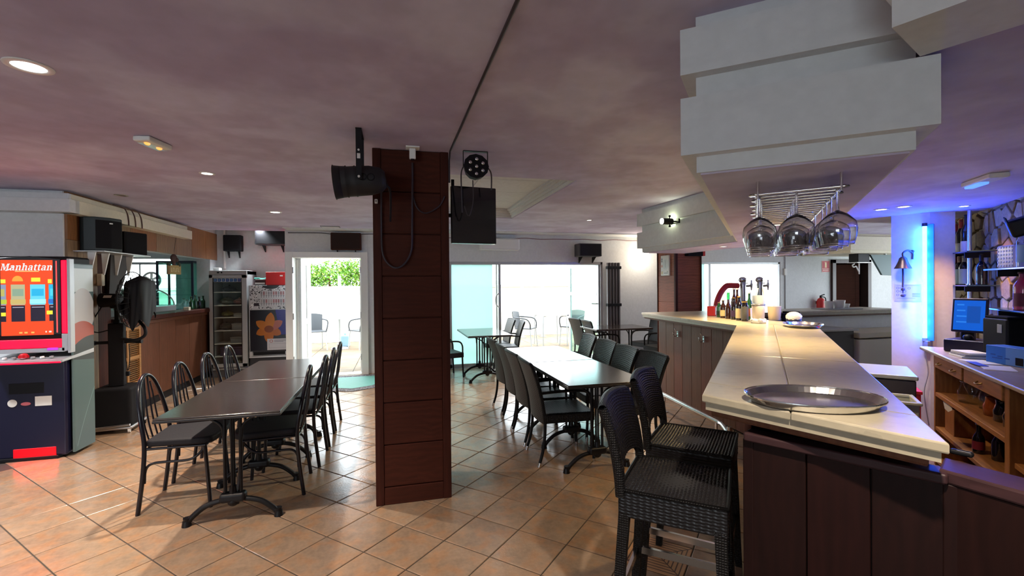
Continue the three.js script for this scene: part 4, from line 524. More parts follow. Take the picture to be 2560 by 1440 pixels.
// ---- shelves and bottles on the back bar
{
  const G1 = 'wine bottles on the back shelves', G2 = 'spirit bottles on the back bar';
  const p = bbThing('shelf_pole', 'upright steel pole carrying the bottle shelves', 'pole', -0.55, 0, -0.44); obj('tube', bar([0, 0.9, 0], [0, 2.12, 0], 0.016, 14), M.brushed, p); obj('collar', [cyl(0.024, 0.024, 0.02, 0, 1.445, 0), cyl(0.024, 0.024, 0.02, 0, 1.74, 0)], M.steel, p);
  const sh = (x0, x1, y, z0, z1, label) => { const s = bbThing('bottle_shelf', label, 'shelf', (x0 + x1) / 2, y, (z0 + z1) / 2, 'back bar bottle shelves'); obj('board', rbox(x1 - x0, 0.012, Math.abs(z1 - z0), 0.003, 0, -0.006, 0), phys(RGB(0.03, 0.06, 0.09), 0.15, {}), s); for (const k of [-0.35, 0.35]) obj('bracket', rbox(0.015, 0.05, Math.abs(z1 - z0) * 0.8, 0.003, (x1 - x0) * k, -0.035, 0), M.black, s); };
  sh(-1.15, -0.3, 1.745, -0.35, -0.56, 'dark shelf beside the steel pole, holding the red-capped wine bottles'); sh(-1.15, -0.3, 1.445, -0.35, -0.56, 'dark shelf beside the steel pole, holding white-labelled wine bottles');
  sh(0.22, 1.3, 1.572, -0.3, -0.58, 'dark wall shelf holding gin bottles and the textured clear box'); sh(0.1, 1.3, 1.27, -0.34, -0.58, 'dark wall shelf over the coffee machine, holding pink bottles');
  const wb = (x, y, z, o) => { const c = Math.cos(BB.turn), s = Math.sin(BB.turn); bottle([BB.x + c * x + s * z, y, BB.z - s * x + c * z], o); };
  [[-0.93, '#b5302a'], [-0.80, '#c8412c'], [-0.67, '#20222c']].forEach(([x, f], i) => wb(x, 1.745, -0.45, { name: 'wine_bottle', label: ['wine bottle with red cap on the top pole shelf, nearest the white pillar', 'wine bottle with orange-red cap on the middle of the top pole shelf', 'tall dark-capped wine bottle on the top shelf beside the steel pole'][i], glass: 'dark', r: 0.037, h: 0.29 + 0.03 * i, sh: 0.55, foil: f, cap: f, tag: '#d9d4c4', l0: 0.02, l1: 0.3, group: G1 }));
  [[-0.95, '#6a1c22'], [-0.84, '#b98a78'], [-0.72, '#a9a292']].forEach(([x, f], i) => wb(x, 1.445, -0.45, { name: 'wine_bottle', label: ['white-labelled wine bottle on the lower pole shelf, nearest the white pillar', 'white-labelled wine bottle with a pinkish cap on the lower pole shelf', 'white-labelled wine bottle with a beige cap beside the steel pole'][i], glass: 'dark', r: 0.037, h: 0.27, sh: 0.6, foil: f, cap: f, tag: '#cfe0e4', l0: 0.03, l1: 0.55, group: G1 }));
  wb(-0.42, 1.445, -0.48, { name: 'wine_bottle', label: 'black wine bottle right behind the steel pole', glass: 'dark', r: 0.04, h: 0.28, sh: 0.55, group: G1, cap: '#111111', foil: '#111111' });
  const bx = bbThing('clear_box', 'transparent textured plastic box on the upper spirit shelf', 'box', 0.37, 1.572, -0.42, null, 0.2); obj('shell', [rbox(0.17, 0.17, 0.1, 0.01, 0, 0.085, 0, 0, 0, 0, 2)], phys(RGB(0.78, 0.80, 0.95), 0.12, { transmission: 0.5, thickness: 0 }), bx); const kn = []; for (let i = 0; i < 6; i++) for (let j = 0; j < 6; j++) kn.push(ball(0.009, -0.07 + i * 0.028, 0.02 + j * 0.027, 0.05, 1, 1, 0.5, 8, 6)); obj('knobbles', kn, phys(RGB(0.8, 0.82, 0.97), 0.08, { transmission: 0.4, thickness: 0 }), bx);
  [['clear', '#8fb0d8', '#2a3850', 0.32], ['blueglass', '#6d9fe0', '#1e2c48', 0.30], ['green', '#e0a83a', '#e8e8e8', 0.34], ['clear', '#d8d0e8', '#8a2a4a', 0.3], ['dark', '#88705a', '#333333', 0.3]].forEach(([g, t, f, h], i) => wb(0.55 + i * 0.105, 1.572, -0.42 - (i % 2) * 0.05, { name: 'spirit_bottle', label: ['gin bottle with a pale blue label beside the textured clear box', 'blue glass spirit bottle with a light blue label on the upper spirit shelf', 'green spirit bottle with a yellow label on the upper spirit shelf', 'clear bottle with a lilac label on the upper spirit shelf', 'dark bottle with a brown label on the upper spirit shelf'][i], glass: g, r: 0.046, h, sh: 0.58, neck: 0.016, tag: t, l0: 0.12, l1: 0.5, cap: f, group: G2 }));
  [['pink', '#5a1230', '#3a0c20'], ['dark', '#e4dcd4', '#2a1020'], ['clear', '#c49ab0', '#bfb0c8'], ['pink', '#d9c9d9', '#7a2a4a']].forEach(([g, t, f], i) => wb(0.50 + i * 0.125, 1.27, -0.42 - (i % 2) * 0.04, { name: 'spirit_bottle', label: ['pink liqueur bottle with a dark top on the lower spirit shelf', 'dark plum bottle with a white label on the lower spirit shelf', 'clear bottle with a mauve label on the lower spirit shelf', 'rose bottle with a lilac label on the lower spirit shelf'][i], glass: g, r: 0.046, h: 0.27, sh: 0.62, neck: 0.018, tag: t, l0: 0.1, l1: 0.45, cap: f, group: G2 }));
  // till screen on its printer base
  const t = bbThing('till_screen', 'till with a glowing blue upright screen on a black cash drawer', 'till', 0.20, 0.92, -0.24, null, 0.95); obj('cash_drawer', rbox(0.26, 0.1, 0.24, 0.012, 0, 0.05, 0, 0, 0, 0, 2), M.navy, t); obj('stand', [rbox(0.08, 0.1, 0.05, 0.01, -0.02, 0.14, 0), ball(0.03, 0, 0.12, 0.06, 1, 0.8, 1)], M.black, t);
  const mon = obj('monitor', rbox(0.215, 0.27, 0.022, 0.008, 0, 0.29, 0.03, 0, -0.14), M.navy, t); const tx = canvas(256, 320, (g, w, h) => { g.fillStyle = '#0a5fd8'; g.fillRect(0, 0, w, h); g.fillStyle = '#2f86f0'; for (let i = 0; i < 4; i++) g.fillRect(24, 40 + i * 62, 60 + i * 12, 14); g.fillStyle = '#0f4fb0'; g.fillRect(110, 60, 110, 180); }); quad('display', 0.185, 0.235, screenMat(tx, 0.8), mon, 0, 0.291, 0.0425, 0, -0.14);
  const cf = bbThing('coffee_machine', 'black coffee machine standing behind the till', 'coffee machine', 0.50, 0.92, -0.37, null, 0.3); obj('housing', rbox(0.22, 0.29, 0.22, 0.015, 0, 0.145, 0, 0, 0, 0, 2), M.black, cf); obj('button_panel', rbox(0.04, 0.06, 0.004, 0.002, 0.05, 0.22, 0.112), M.grey, cf); obj('top_tray', rbox(0.2, 0.015, 0.2, 0.005, 0, 0.298, 0), M.matte, cf);
  const bb = bbThing('blue_box', 'light blue tissue carton on the back-bar counter', 'box', 0.84, 0.92, -0.27, null, 0.45); const tex = canvas(256, 128, (g, w, h) => { g.fillStyle = '#2f7fe0'; g.fillRect(0, 0, w, h); g.fillStyle = '#6fa8ec'; g.fillRect(130, 0, 126, h); g.fillStyle = '#1a57b8'; for (let i = 0; i < 3; i++) g.fillRect(30 + i * 46, 58 + i * 10, 34, 10); g.fillRect(40, 84, 70, 8); }); obj('carton', rbox(0.27, 0.12, 0.12, 0.004, 0, 0.06, 0), std(RGB(0.06, 0.22, 0.72), 0.5), bb); quad('print', 0.262, 0.112, printed(tex), bb, 0, 0.06, 0.0612); obj('slot', rbox(0.05, 0.05, 0.01, 0.002, 0.09, 0.035, 0.058), M.black, bb);
  const pl = (x, z, w, d, rot, label, y = 0.92, m = M.paper) => { const k = bbThing('paper_sheet', label, 'paper', x, y, z, 'papers on the back-bar counter', rot); obj('sheet', rbox(w, 0.004, d, 0.001, 0, 0.002, 0), m, k); };
  const bk = bbThing('notebook_stack', 'stack of notebooks in front of the till', 'notebooks', 0.52, 0.92, -0.13, null, 0.1); [[0.2, 0.15, 0.0, M.paper], [0.19, 0.14, 0.014, M.grey], [0.2, 0.13, 0.028, M.paper]].forEach(([w, d, y, m], i) => obj('notebook', rbox(w, 0.013, d, 0.002, i * 0.006, y + 0.0065, -i * 0.004, i * 0.08), m, bk));
  pl(0.80, -0.11, 0.2, 0.14, 0.2, 'white sheet of paper lying below the blue carton'); pl(1.05, -0.12, 0.21, 0.15, -0.15, 'pale sheet of paper at the open end of the back-bar counter', 0.92); pl(0.93, -0.06, 0.18, 0.05, 0.05, 'blue leaflet between the papers on the back-bar counter', 0.925, std(RGB(0.06, 0.10, 0.65), 0.5));
  // jars and bottles on the open shelves below
  const jar = (x, y, z, r, h, m, label) => { const k = bbThing('glass_jar', label, 'jar', x, y, z, 'jars on the cabinet shelves'); obj('body', lathe([[0, 0], [r, 0], [r * 1.05, h * 0.5], [r * 0.8, h * 0.85], [r * 0.85, h], [r * 0.78, h], [0, 0.01]], 24), m, k); obj('rim', torus(r * 0.82, 0.004, 0, h, 0, PI / 2, 0, 0, 6, 24), M.crystal, k); };
  jar(0.55, 0.59, -0.14, 0.075, 0.15, glassM.clear, 'clear round glass jar on the upper cabinet shelf, nearest the pillar'); jar(0.72, 0.59, -0.2, 0.07, 0.16, glassM.clear, 'clear glass jar in the middle of the upper cabinet shelf'); jar(0.93, 0.59, -0.15, 0.06, 0.12, glassM.amber, 'amber red glass jar on the upper cabinet shelf');
  [1.08, 1.22, 1.36].forEach((x, i) => jar(x, 0.59, -0.15, 0.058, 0.13, glassM.dark, ['dark jar on the upper cabinet shelf, beside the amber one', 'dark jar on the upper cabinet shelf, middle of three', 'dark jar on the upper cabinet shelf against the upright'][i]));
  wb(0.88, 0.315, -0.08, { name: 'dark_bottle', label: 'dark bottle with a red label standing on the lower cabinet shelf', glass: 'dark', r: 0.032, h: 0.2, sh: 0.5, tag: '#7a1f38', cap: '#c9c9c9', group: G2 }); wb(1.0, 0.315, -0.14, { name: 'dark_bottle', label: 'black bottle behind the red-labelled one on the lower cabinet shelf', glass: 'dark', r: 0.034, h: 0.23, sh: 0.5, group: G2, cap: '#222222' });
  const pb = bbThing('wood_panel_box', 'upright pine box with a white paper flap in the cabinet', 'box', 0.42, 0.315, -0.2); obj('case', rbox(0.2, 0.2, 0.3, 0.005, 0, 0.1, 0), M.pineV, pb); obj('paper_flap', rbox(0.13, 0.08, 0.003, 0.001, 0.0, 0.19, 0.155, 0.1, 0.25, -0.25), M.paper, pb);
  const dk = bbThing('white_bottle', 'small white plastic bottle low in the cabinet', 'bottle', 1.38, 0.315, -0.1); obj('body', lathe([[0, 0], [0.04, 0], [0.042, 0.06], [0.02, 0.085], [0, 0.09]], 18), M.white, dk); obj('cap', cyl(0.017, 0.015, 0.025, 0, 0.1, 0), M.pine, dk);
  const sp = bbThing('loudspeaker', 'dark loudspeaker tilted under the bar ceiling above the spirit shelf', 'speaker', 0.62, 1.86, -0.38, null, -0.3); obj('cabinet', rbox(0.2, 0.12, 0.14, 0.02, 0, 0, 0, 0, 0.3, -0.15, 2), M.black, sp); obj('grille', rbox(0.18, 0.1, 0.006, 0.002, 0.006, 0.018, 0.07, 0, 0.3, -0.15), M.matte, sp); obj('bracket', rbox(0.02, 0.26, 0.02, 0.004, 0, 0.15, -0.02), M.black, sp);
}
// ================================================================ FAR WALL: DOORS, GLAZING, WALL-HUNG THINGS
{
  // white framed terrace door
  const d = structGroup('door_1'); const z = -8.15;
  obj('frame', [rspan(-1.735, -1.625, 0, 2.05, -8.06, -8.36, 0.006), rspan(-0.575, -0.465, 0, 2.05, -8.06, -8.36, 0.006), rspan(-1.625, -0.575, 1.955, 2.05, -8.06, -8.36, 0.006)], M.whitePaint, d);
  const leaf = new THREE.Group(); leaf.name = 'door_leaf'; leaf.position.set(-1.61, 0, -8.33); leaf.rotation.y = PI / 2 - 0.12; d.add(leaf);
  obj('leaf_frame', [rspan(0, 0.07, 0.02, 1.93, -0.02, 0.02, 0.004), rspan(0.46, 0.53, 0.02, 1.93, -0.02, 0.02, 0.004), rspan(0.07, 0.46, 1.85, 1.93, -0.02, 0.02, 0.004), rspan(0.07, 0.46, 0.82, 0.92, -0.02, 0.02, 0.004), rspan(0.07, 0.46, 0.02, 0.14, -0.02, 0.02, 0.004), rspan(0.07, 0.46, 0.14, 0.82, -0.012, 0.012, 0.003)], M.whitePaint, leaf);
  obj('pane', span(0.07, 0.46, 0.92, 1.85, -0.003, 0.003), M.glass, leaf);
  const l2 = new THREE.Group(); l2.name = 'door_leaf'; l2.position.set(-0.59, 0, -8.33); l2.rotation.y = PI / 2 + 0.02; d.add(l2);
  obj('leaf_frame', [rspan(0, 0.07, 0.02, 1.93, -0.02, 0.02, 0.004), rspan(0.46, 0.53, 0.02, 1.93, -0.02, 0.02, 0.004), rspan(0.07, 0.46, 1.85, 1.93, -0.02, 0.02, 0.004), rspan(0.07, 0.46, 0.02, 0.82, -0.02, 0.02, 0.004)], M.whitePaint, l2); obj('pane', span(0.07, 0.46, 0.82, 1.85, -0.003, 0.003), M.glass, l2);
  obj('hinge', [0.3, 1.0, 1.75].flatMap(y => [cyl(0.012, 0.012, 0.1, -1.62, y, -8.07, 10), cyl(0.012, 0.012, 0.1, -0.58, y, -8.07, 10)]), M.alu, d);
  // sliding glazing
  const w = structGroup('window_3'), fr = [];
  for (const x of [0.02, 0.93, 1.83]) fr.push(rspan(x - 0.022, x + 0.022, 0.0, 1.89, -8.19, -8.25, 0.004)); fr.push(rspan(0, 3.85, 1.85, 1.9, -8.16, -8.3, 0.004), rspan(0, 1.85, 0.0, 0.07, -8.19, -8.25, 0.004), rspan(3.81, 3.85, 0, 1.9, -8.16, -8.3, 0.004), rspan(1.775, 1.80, 0.05, 1.86, -8.26, -8.30, 0.003));
  obj('frame', fr, M.alu, w);
  obj('frosted_pane', span(0.045, 0.905, 0.07, 1.85, -8.217, -8.223), M.frost, w); obj('frosted_pane', span(0.955, 1.70, 0.07, 1.85, -8.217, -8.223), M.frost, w); obj('clear_pane', span(1.70, 1.81, 0.07, 1.85, -8.217, -8.223), M.glass, w);
  obj('handle', [tube([[1.815, 1.33, -8.18], [1.76, 1.28, -8.16], [1.745, 1.2, -8.155], [1.76, 1.12, -8.16], [1.815, 1.07, -8.18]], 0.011, 24, 8)], M.whitePaint, w);
  // open aluminium leaf at the right jamb
  const o = new THREE.Group(); o.name = 'door_leaf'; o.position.set(3.80, 0, -8.2); o.rotation.y = 2.0; w.add(o);
  obj('leaf_frame', [rspan(0, 0.05, 0.02, 1.86, -0.02, 0.02, 0.004), rspan(0.75, 0.8, 0.02, 1.86, -0.02, 0.02, 0.004), rspan(0.05, 0.75, 1.8, 1.86, -0.02, 0.02, 0.004), rspan(0.05, 0.75, 1.25, 1.32, -0.02, 0.02, 0.004), rspan(0.05, 0.75, 0.02, 0.1, -0.02, 0.02, 0.004)], M.alu, o); obj('pane', [span(0.05, 0.75, 0.1, 1.25, -0.003, 0.003), span(0.05, 0.75, 1.32, 1.8, -0.003, 0.003)], M.greenGlass, o);
  obj('lever_handle', [rbox(0.03, 0.18, 0.012, 0.004, 0.025, 1.05, 0.03), tube([[0.025, 1.1, 0.03], [0.025, 1.1, 0.07], [0.13, 1.1, 0.07]], 0.008, 10, 6), tube([[0.025, 1.1, -0.03], [0.025, 1.1, -0.07], [0.13, 1.1, -0.07]], 0.008, 10, 6)], M.black, o);
  // folded security shutter
  const s = thing('folding_shutter', 'folded concertina security shutter of metal slats with black straps', 'shutter', [3.89, 0, -8.06]);
  for (let i = 0; i < 9; i++) obj('slat', rbox(0.020, 1.88, 0.05, 0.005, 0.015 + i * 0.031, 0.945, 0.004 + (i % 2) * 0.02), i % 2 ? std(RGB(0.06, 0.05, 0.055), 0.5) : std(RGB(0.30, 0.29, 0.30), 0.45), s);
  for (const y of [0.3, 1.08, 1.79]) obj('strap', rbox(0.29, 0.055, 0.09, 0.006, 0.14, y, 0.01), M.black, s);
  // right-hand glazed opening
  const r = structGroup('window_4'); obj('frame', [rspan(6.0, 6.05, 0, 1.91, -8.16, -8.3, 0.004), rspan(7.93, 7.98, 0, 1.91, -8.16, -8.3, 0.004), rspan(6.0, 7.98, 1.87, 1.91, -8.16, -8.3, 0.004), rspan(6.24, 6.29, 0, 1.88, -8.19, -8.25, 0.004)], M.alu, r); obj('frosted_pane', span(6.05, 6.16, 0.05, 1.87, -8.217, -8.223), M.frost, r); obj('clear_pane', span(6.16, 6.24, 0.05, 1.87, -8.217, -8.223), M.glass, r);
  // dark doorway with louvred leaf
  const q = structGroup('door_2'); const dw = std(RGB(0.055, 0.03, 0.03), 0.4, 0, { map: rep(grainTex, 1), metres: 'v' });
  obj('frame', [rspan(9.33, 9.43, 0, 1.97, -8.10, -8.36, 0.006), rspan(10.33, 10.43, 0, 1.97, -8.10, -8.36, 0.006), rspan(9.33, 10.43, 1.89, 1.97, -8.10, -8.36, 0.006)], dw, q);
  const lf = new THREE.Group(); lf.name = 'door_leaf'; lf.position.set(10.32, 0, -8.3); lf.rotation.y = 2.35; q.add(lf); const rw = std(RGB(0.19, 0.055, 0.028), 0.45, 0, { map: rep(grainTex, 1.2), metres: 'h' });
  obj('leaf_frame', [rspan(0, 0.07, 0, 1.88, -0.02, 0.02, 0.004), rspan(0.72, 0.79, 0, 1.88, -0.02, 0.02, 0.004), rspan(0.07, 0.72, 1.8, 1.88, -0.02, 0.02, 0.004), rspan(0.07, 0.72, 0, 0.1, -0.02, 0.02, 0.004), rspan(0.07, 0.72, 0.1, 1.8, -0.006, -0.012, 0.001)], rw, lf); for (let i = 0; i < 44; i++) obj('slat', box(0.65, 0.005, 0.034, 0.395, 0.12 + i * 0.0385, 0, 0, 0.7), rw, lf);
  const pw = struct('wall_corridor_light', span(9.62, 10.05, 0.75, 1.75, -9.17, -9.19), std(RGB(0.34, 0.28, 0.2), 0.8));
}
// ---- things hung on the far wall
function wallSpeaker(label, u0, v0, u1, v1, z, depth, o = {}) { const a = onZ(u0, v0, z + depth), b = onZ(u1, v1, z + depth), w = b.x - a.x, h = a.y - b.y; const t = thing('wall_speaker', label, 'speaker', [(a.x + b.x) / 2, b.y, z], o.turn || 0, 'wall speakers'); obj('cabinet', rbox(w, h, depth, 0.015, 0, h / 2, depth / 2 + 0.004, 0, 0, 0, 2), o.m || M.matte, t); obj('grille', rbox(w * 0.92, h * 0.9, 0.008, 0.003, 0, h / 2, depth + 0.006), o.g || M.black, t); for (const s of [-1, 1]) obj('bracket', ext([[0, 0], [0, -0.11], [0.018, -0.11], [depth * 0.7, -0.005], [depth * 0.7, 0]], 0.012).rotateY(-PI / 2).translate(s * w * 0.3, -0.002, 0.004), M.black, t); return t; }
wallSpeaker('small curved black speaker on the white wall above the glass-door fridge', 557, 587, 603, 628, -9.05, 0.14);
wallSpeaker('long grey-black speaker on two brackets above the cigarette machine', 636, 572, 715, 612, -9.05, 0.3, { m: std(RGB(0.05, 0.05, 0.055), 0.6) });
wallSpeaker('dark brown flat speaker above the white terrace door', 826, 581, 903, 625, -8.15, 0.12, { m: M.redwoodV, g: std(RGB(0.02, 0.008, 0.006), 0.9) });
wallSpeaker('dark grey speaker on the white wall above the glass opening', 1448, 608, 1505, 641, -8.15, 0.25, { m: std(RGB(0.07, 0.07, 0.08), 0.6) });
{
  const ac = thing('air_conditioner', 'white wall air conditioner above the sliding glass doors', 'air conditioner', [1.80, 2.10, -8.15]); obj('housing', rbox(0.72, 0.21, 0.18, 0.03, 0, 0.105, 0.095, 0, 0, 0, 3), M.white, ac); obj('louvre', rbox(0.64, 0.035, 0.02, 0.005, 0, 0.018, 0.178, 0, -0.5), M.white, ac); obj('display_dot', cyl(0.006, 0.006, 0.004, 0, 0.04, 0.187, 10, PI / 2), M.white, ac);
  const cl = thing('wall_clock', 'white calendar clock with a round dial on the wooden pillar', 'clock', [4.015, 1.60, -6.27], -PI / 2); const tx = canvas(256, 384, (g, w, h) => { g.fillStyle = '#c9cbc4'; g.fillRect(0, 0, w, h); g.fillStyle = '#b9c3c0'; g.beginPath(); g.arc(150, 170, 100, 0, 7); g.fill(); g.fillStyle = '#56535c'; g.fillRect(18, 50, 34, 44); g.fillRect(14, 100, 40, 24); g.fillStyle = '#b06a5a'; g.fillRect(14, 180, 40, 44); g.fillStyle = '#b5a878'; g.fillRect(10, 300, 60, 60); g.fillStyle = '#7a8a70'; g.fillRect(190, 300, 36, 20); g.strokeStyle = '#4a5a55'; g.lineWidth = 9; g.beginPath(); g.moveTo(150, 170); g.lineTo(142, 90); g.moveTo(150, 170); g.lineTo(152, 232); g.stroke(); g.fillStyle = '#3c4a48'; g.fillRect(100, 332, 130, 12); }); obj('case', rbox(0.22, 0.31, 0.03, 0.005, 0, 0.155, 0.0), M.white, cl); quad('dial', 0.215, 0.305, printed(tx), cl, 0, 0.155, 0.0165); obj('hook', cyl(0.006, 0.006, 0.012, 0, 0.313, 0, 8), M.black, cl);
  const a = onZ(1718, 626, -5.96), b = onZ(1760, 640, -5.96); const mb = thing('ceiling_monitor', 'thin black monitor with a red edge hanging beside the wooden pillar', 'monitor', [(a.x + b.x) / 2, b.y, -5.98]); obj('body', rbox(b.x - a.x, a.y - b.y, 0.1, 0.008, 0, (a.y - b.y) / 2, 0), M.matte, mb); obj('red_edge', rbox(0.045, a.y - b.y, 0.102, 0.006, (b.x - a.x) / 2 - 0.02, (a.y - b.y) / 2, 0), M.red, mb); obj('hanger', rbox(0.03, 0.35, 0.03, 0.004, 0, a.y - b.y + 0.17, -0.02), M.black, mb);
  // fire-extinguisher sign and extinguisher
  const s0 = onZ(2055, 652, -8.14), s1 = onZ(2075, 680, -8.14); const sg = canvas(160, 260, (g, w, h) => { g.fillStyle = '#c4122c'; g.fillRect(0, 0, w, h); g.strokeStyle = '#f0c8b8'; g.lineWidth = 7; g.strokeRect(4, 4, w - 8, h - 8); g.fillStyle = '#f6d9a8'; g.fillRect(62, 60, 36, 100); g.fillRect(70, 36, 20, 26); g.fillRect(52, 30, 44, 10); g.beginPath(); g.arc(80, 62, 18, Math.PI, 0); g.fill(); g.fillStyle = '#f3c9c0'; g.fillRect(8, 182, w - 16, 10); for (let i = 0; i < 8; i++) g.fillRect(20 + i * 15, 206, 10, 28); }); const es = thing('extinguisher_sign', 'red fire extinguisher sign beside the dark doorway', 'sign', [(s0.x + s1.x) / 2, (s0.y + s1.y) / 2, -8.148]); obj('plate', rbox(s1.x - s0.x, s0.y - s1.y, 0.004, 0.001, 0, 0, 0), M.red, es); quad('print', (s1.x - s0.x) * 0.99, (s0.y - s1.y) * 0.99, printed(sg), es, 0, 0, 0.003);
  const ep = onZ(2052, 765, -8.05); const ex = thing('fire_extinguisher', 'red fire extinguisher hung on the pale wall below its sign', 'fire extinguisher', [ep.x, 0.75, -8.05]); obj('tank', lathe([[0, 0], [0.075, 0], [0.08, 0.02], [0.08, 0.3], [0.06, 0.36], [0.025, 0.385], [0, 0.39]], 20), M.red, ex); obj('valve', [cyl(0.025, 0.02, 0.05, 0, 0.41, 0), rbox(0.12, 0.02, 0.03, 0.004, 0.04, 0.44, 0, 0, 0, 0.3)], M.black, ex); obj('hose', tube([[0.02, 0.41, 0], [0.1, 0.38, 0.02], [0.11, 0.25, 0.02], [0.1, 0.1, 0.02]], 0.01, 16, 6), M.black, ex); obj('wall_bracket', rbox(0.05, 0.06, 0.07, 0.004, 0, 0.28, -0.075), M.black, ex);
  // television and speaker over the doorway at the right
  const t0 = onZ(2180, 642, -6.6), sp = onZ(2155, 650, -7.2); const tv = thing('wall_television', 'grey-green tilted back of a flat television hanging by the white pillar', 'television', [onZ(2205, 660, -7.2).x, 0, -7.2]); const y0 = onZ(2205, 690, -7.2).y, y1 = onZ(2205, 637, -7.2).y; obj('panel', ext([[-0.32, y1], [0.5, y1], [0.5, y0], [-0.02, y0 + 0.02]], 0.04, 0.004), std(RGB(0.10, 0.17, 0.17), 0.5), tv); obj('ceiling_mount', rbox(0.04, 2.04 - y1 + 0.05, 0.04, 0.004, 0.1, (2.04 + y1) / 2 - 0.02, -0.01), M.white, tv);
  const k = thing('shelf_speaker', 'small black speaker on a white scroll bracket over the dark doorway', 'speaker', [sp.x + 0.05, onZ(2155, 655, -7.2).y, -7.3]); obj('cabinet', rbox(0.3, 0.17, 0.2, 0.012, 0, 0.085, 0, 0, 0, 0, 2), M.black, k); obj('shelf', rbox(0.36, 0.015, 0.22, 0.003, 0, -0.008, 0), M.alu, k); obj('scroll_bracket', [tube([[-0.12, -0.03, 0], [-0.17, -0.06, 0], [-0.14, -0.1, 0], [-0.08, -0.08, 0], [-0.04, -0.14, 0], [0.0, -0.2, 0]], 0.012, 24, 8), bar([0.0, -0.02, 0], [0.0, -0.24, 0], 0.012)], M.white, k); obj('hanger_rod', bar([0.1, 0.16, 0], [0.1, 2.045 - onZ(2155, 655, -7.2).y, 0], 0.01), M.white, k);
  // cables tacked along the top of the far wall
  one('wall_cable', 'thin reddish cable sagging along the top of the wall above the glass doors', 'cable', tube(Array.from({ length: 15 }, (_, i) => [0.5 + i * 0.3, 2.335 - 0.012 * (i % 2) - 0.004 * (i % 3), -8.135]), 0.006, 80, 6), std(RGB(0.22, 0.09, 0.10), 0.6));
  one('wall_cable', 'thin dark cable above the white terrace door and the cigarette machine', 'cable', tube([[-1.7, 2.36, -8.14], [-1.2, 2.365, -8.14], [-0.9, 2.34, -8.14], [-0.5, 2.36, -8.14], [0, 2.37, -8.14]], 0.006, 40, 6), M.cable);
  const sw = thing('switch_conduit', 'white switch box and conduit on the pale wall beside the right glass opening', 'switch', [onZ(1963, 670, -8.14).x, 1.7, -8.14]); obj('box', rbox(0.06, 0.14, 0.03, 0.005, 0, 0, 0.01), M.white, sw); obj('conduit', [bar([0, -0.07, 0], [0, -0.95, 0], 0.008), bar([0, 0.07, 0], [0, 0.7, 0], 0.008)], M.grey, sw);
  one('wall_radiator', 'low grey skirting unit along the white wall below the folded shutter', 'skirting unit', rspan(4.2, 5.9, 0.02, 0.32, -8.04, -8.15, 0.01), M.grey);
  struct('baseboard_far', [rspan(4.2, 6.0, 0, 0.02, -8.0, -8.15, 0.003)], M.pine);
  // round lamp
  const lp = thing('globe_lamp', 'glowing round white wall lamp between the shutter and the wooden pillar', 'lamp', [4.63, 1.98, -8.0]); obj('globe', ball(0.14, 0, 0, 0, 1, 1, 1, 28, 18), glow(1, 0.93, 0.8, 6), lp); obj('bracket', [cyl(0.05, 0.05, 0.03, 0, 0, -0.135, 16, PI / 2), bar([0, 0, -0.13], [0, 0, -0.1], 0.02)], M.white, lp); const pl = new THREE.PointLight(0xffe9c8, 1.3, 0, 2); pl.position.set(0, 0, 0); pl.castShadow = true; pl.shadow.radius = 7; lp.add(pl);
}
// ---- door mat
{
  const out = [[-1.52, -8.02], [-1.35, -7.35], [-1.05, -6.98], [-0.62, -6.80], [-0.25, -7.0], [0.0, -7.45], [-0.05, -8.02]];
  const m = thing('entrance_mat', 'teal entrance mat with a pebbly grey border inside the terrace door', 'mat'); const bt = dtex(256, (u, v) => { const k = 0.35 + 0.9 * Math.pow(f3(u, v), 1.5); return [k * 0.8, k * 0.8, k * 0.84]; });
  obj('border', prism(out, 0.0015, 0.008), std(RGB(0.55, 0.55, 0.58), 0.8, 0, { map: rep(bt, 2), metres: 'h' }), m); obj('field', prism(offsetPoly(out, -0.16), 0.008, 0.011), std(RGB(0.16, 0.50, 0.46), 0.6, 0, { map: rep(speckTex, 2), metres: 'h' }), m);
}
// ---- terrace furniture
function plasticChair() { const t = thing('terrace_chair', 'grey', 'chair'); const S = d => (a, v) => { const u = a * 2 - 1; return [u * (0.2 + 0.02 * v), 0.44 + v * (0.4 - 0.03 * u * u), -0.18 - 0.07 * v - 0.05 * (1 - u * u) + d]; }; obj('backrest', [woven(S(0.006), 8, 8, 1, 0), woven(S(-0.006), 8, 8, 1, 0, true)], M.greyPlastic, t); obj('seat', rbox(0.44, 0.025, 0.42, 0.012, 0, 0.44, 0.02, 0, 0, 0, 2), M.greyPlastic, t); for (const k of [-1, 1]) { obj('armrest', tube([[k * 0.215, 0.70, -0.22], [k * 0.25, 0.69, -0.05], [k * 0.255, 0.66, 0.13], [k * 0.235, 0.56, 0.2], [k * 0.21, 0.45, 0.2]], 0.016, 24, 8), M.greyPlastic, t); obj('leg', bar([k * 0.2, 0.44, 0.19], [k * 0.22, 0, 0.23], 0.013), M.alu, t); obj('leg', bar([k * 0.19, 0.44, -0.16], [k * 0.21, 0, -0.23], 0.013), M.alu, t); } return t; }
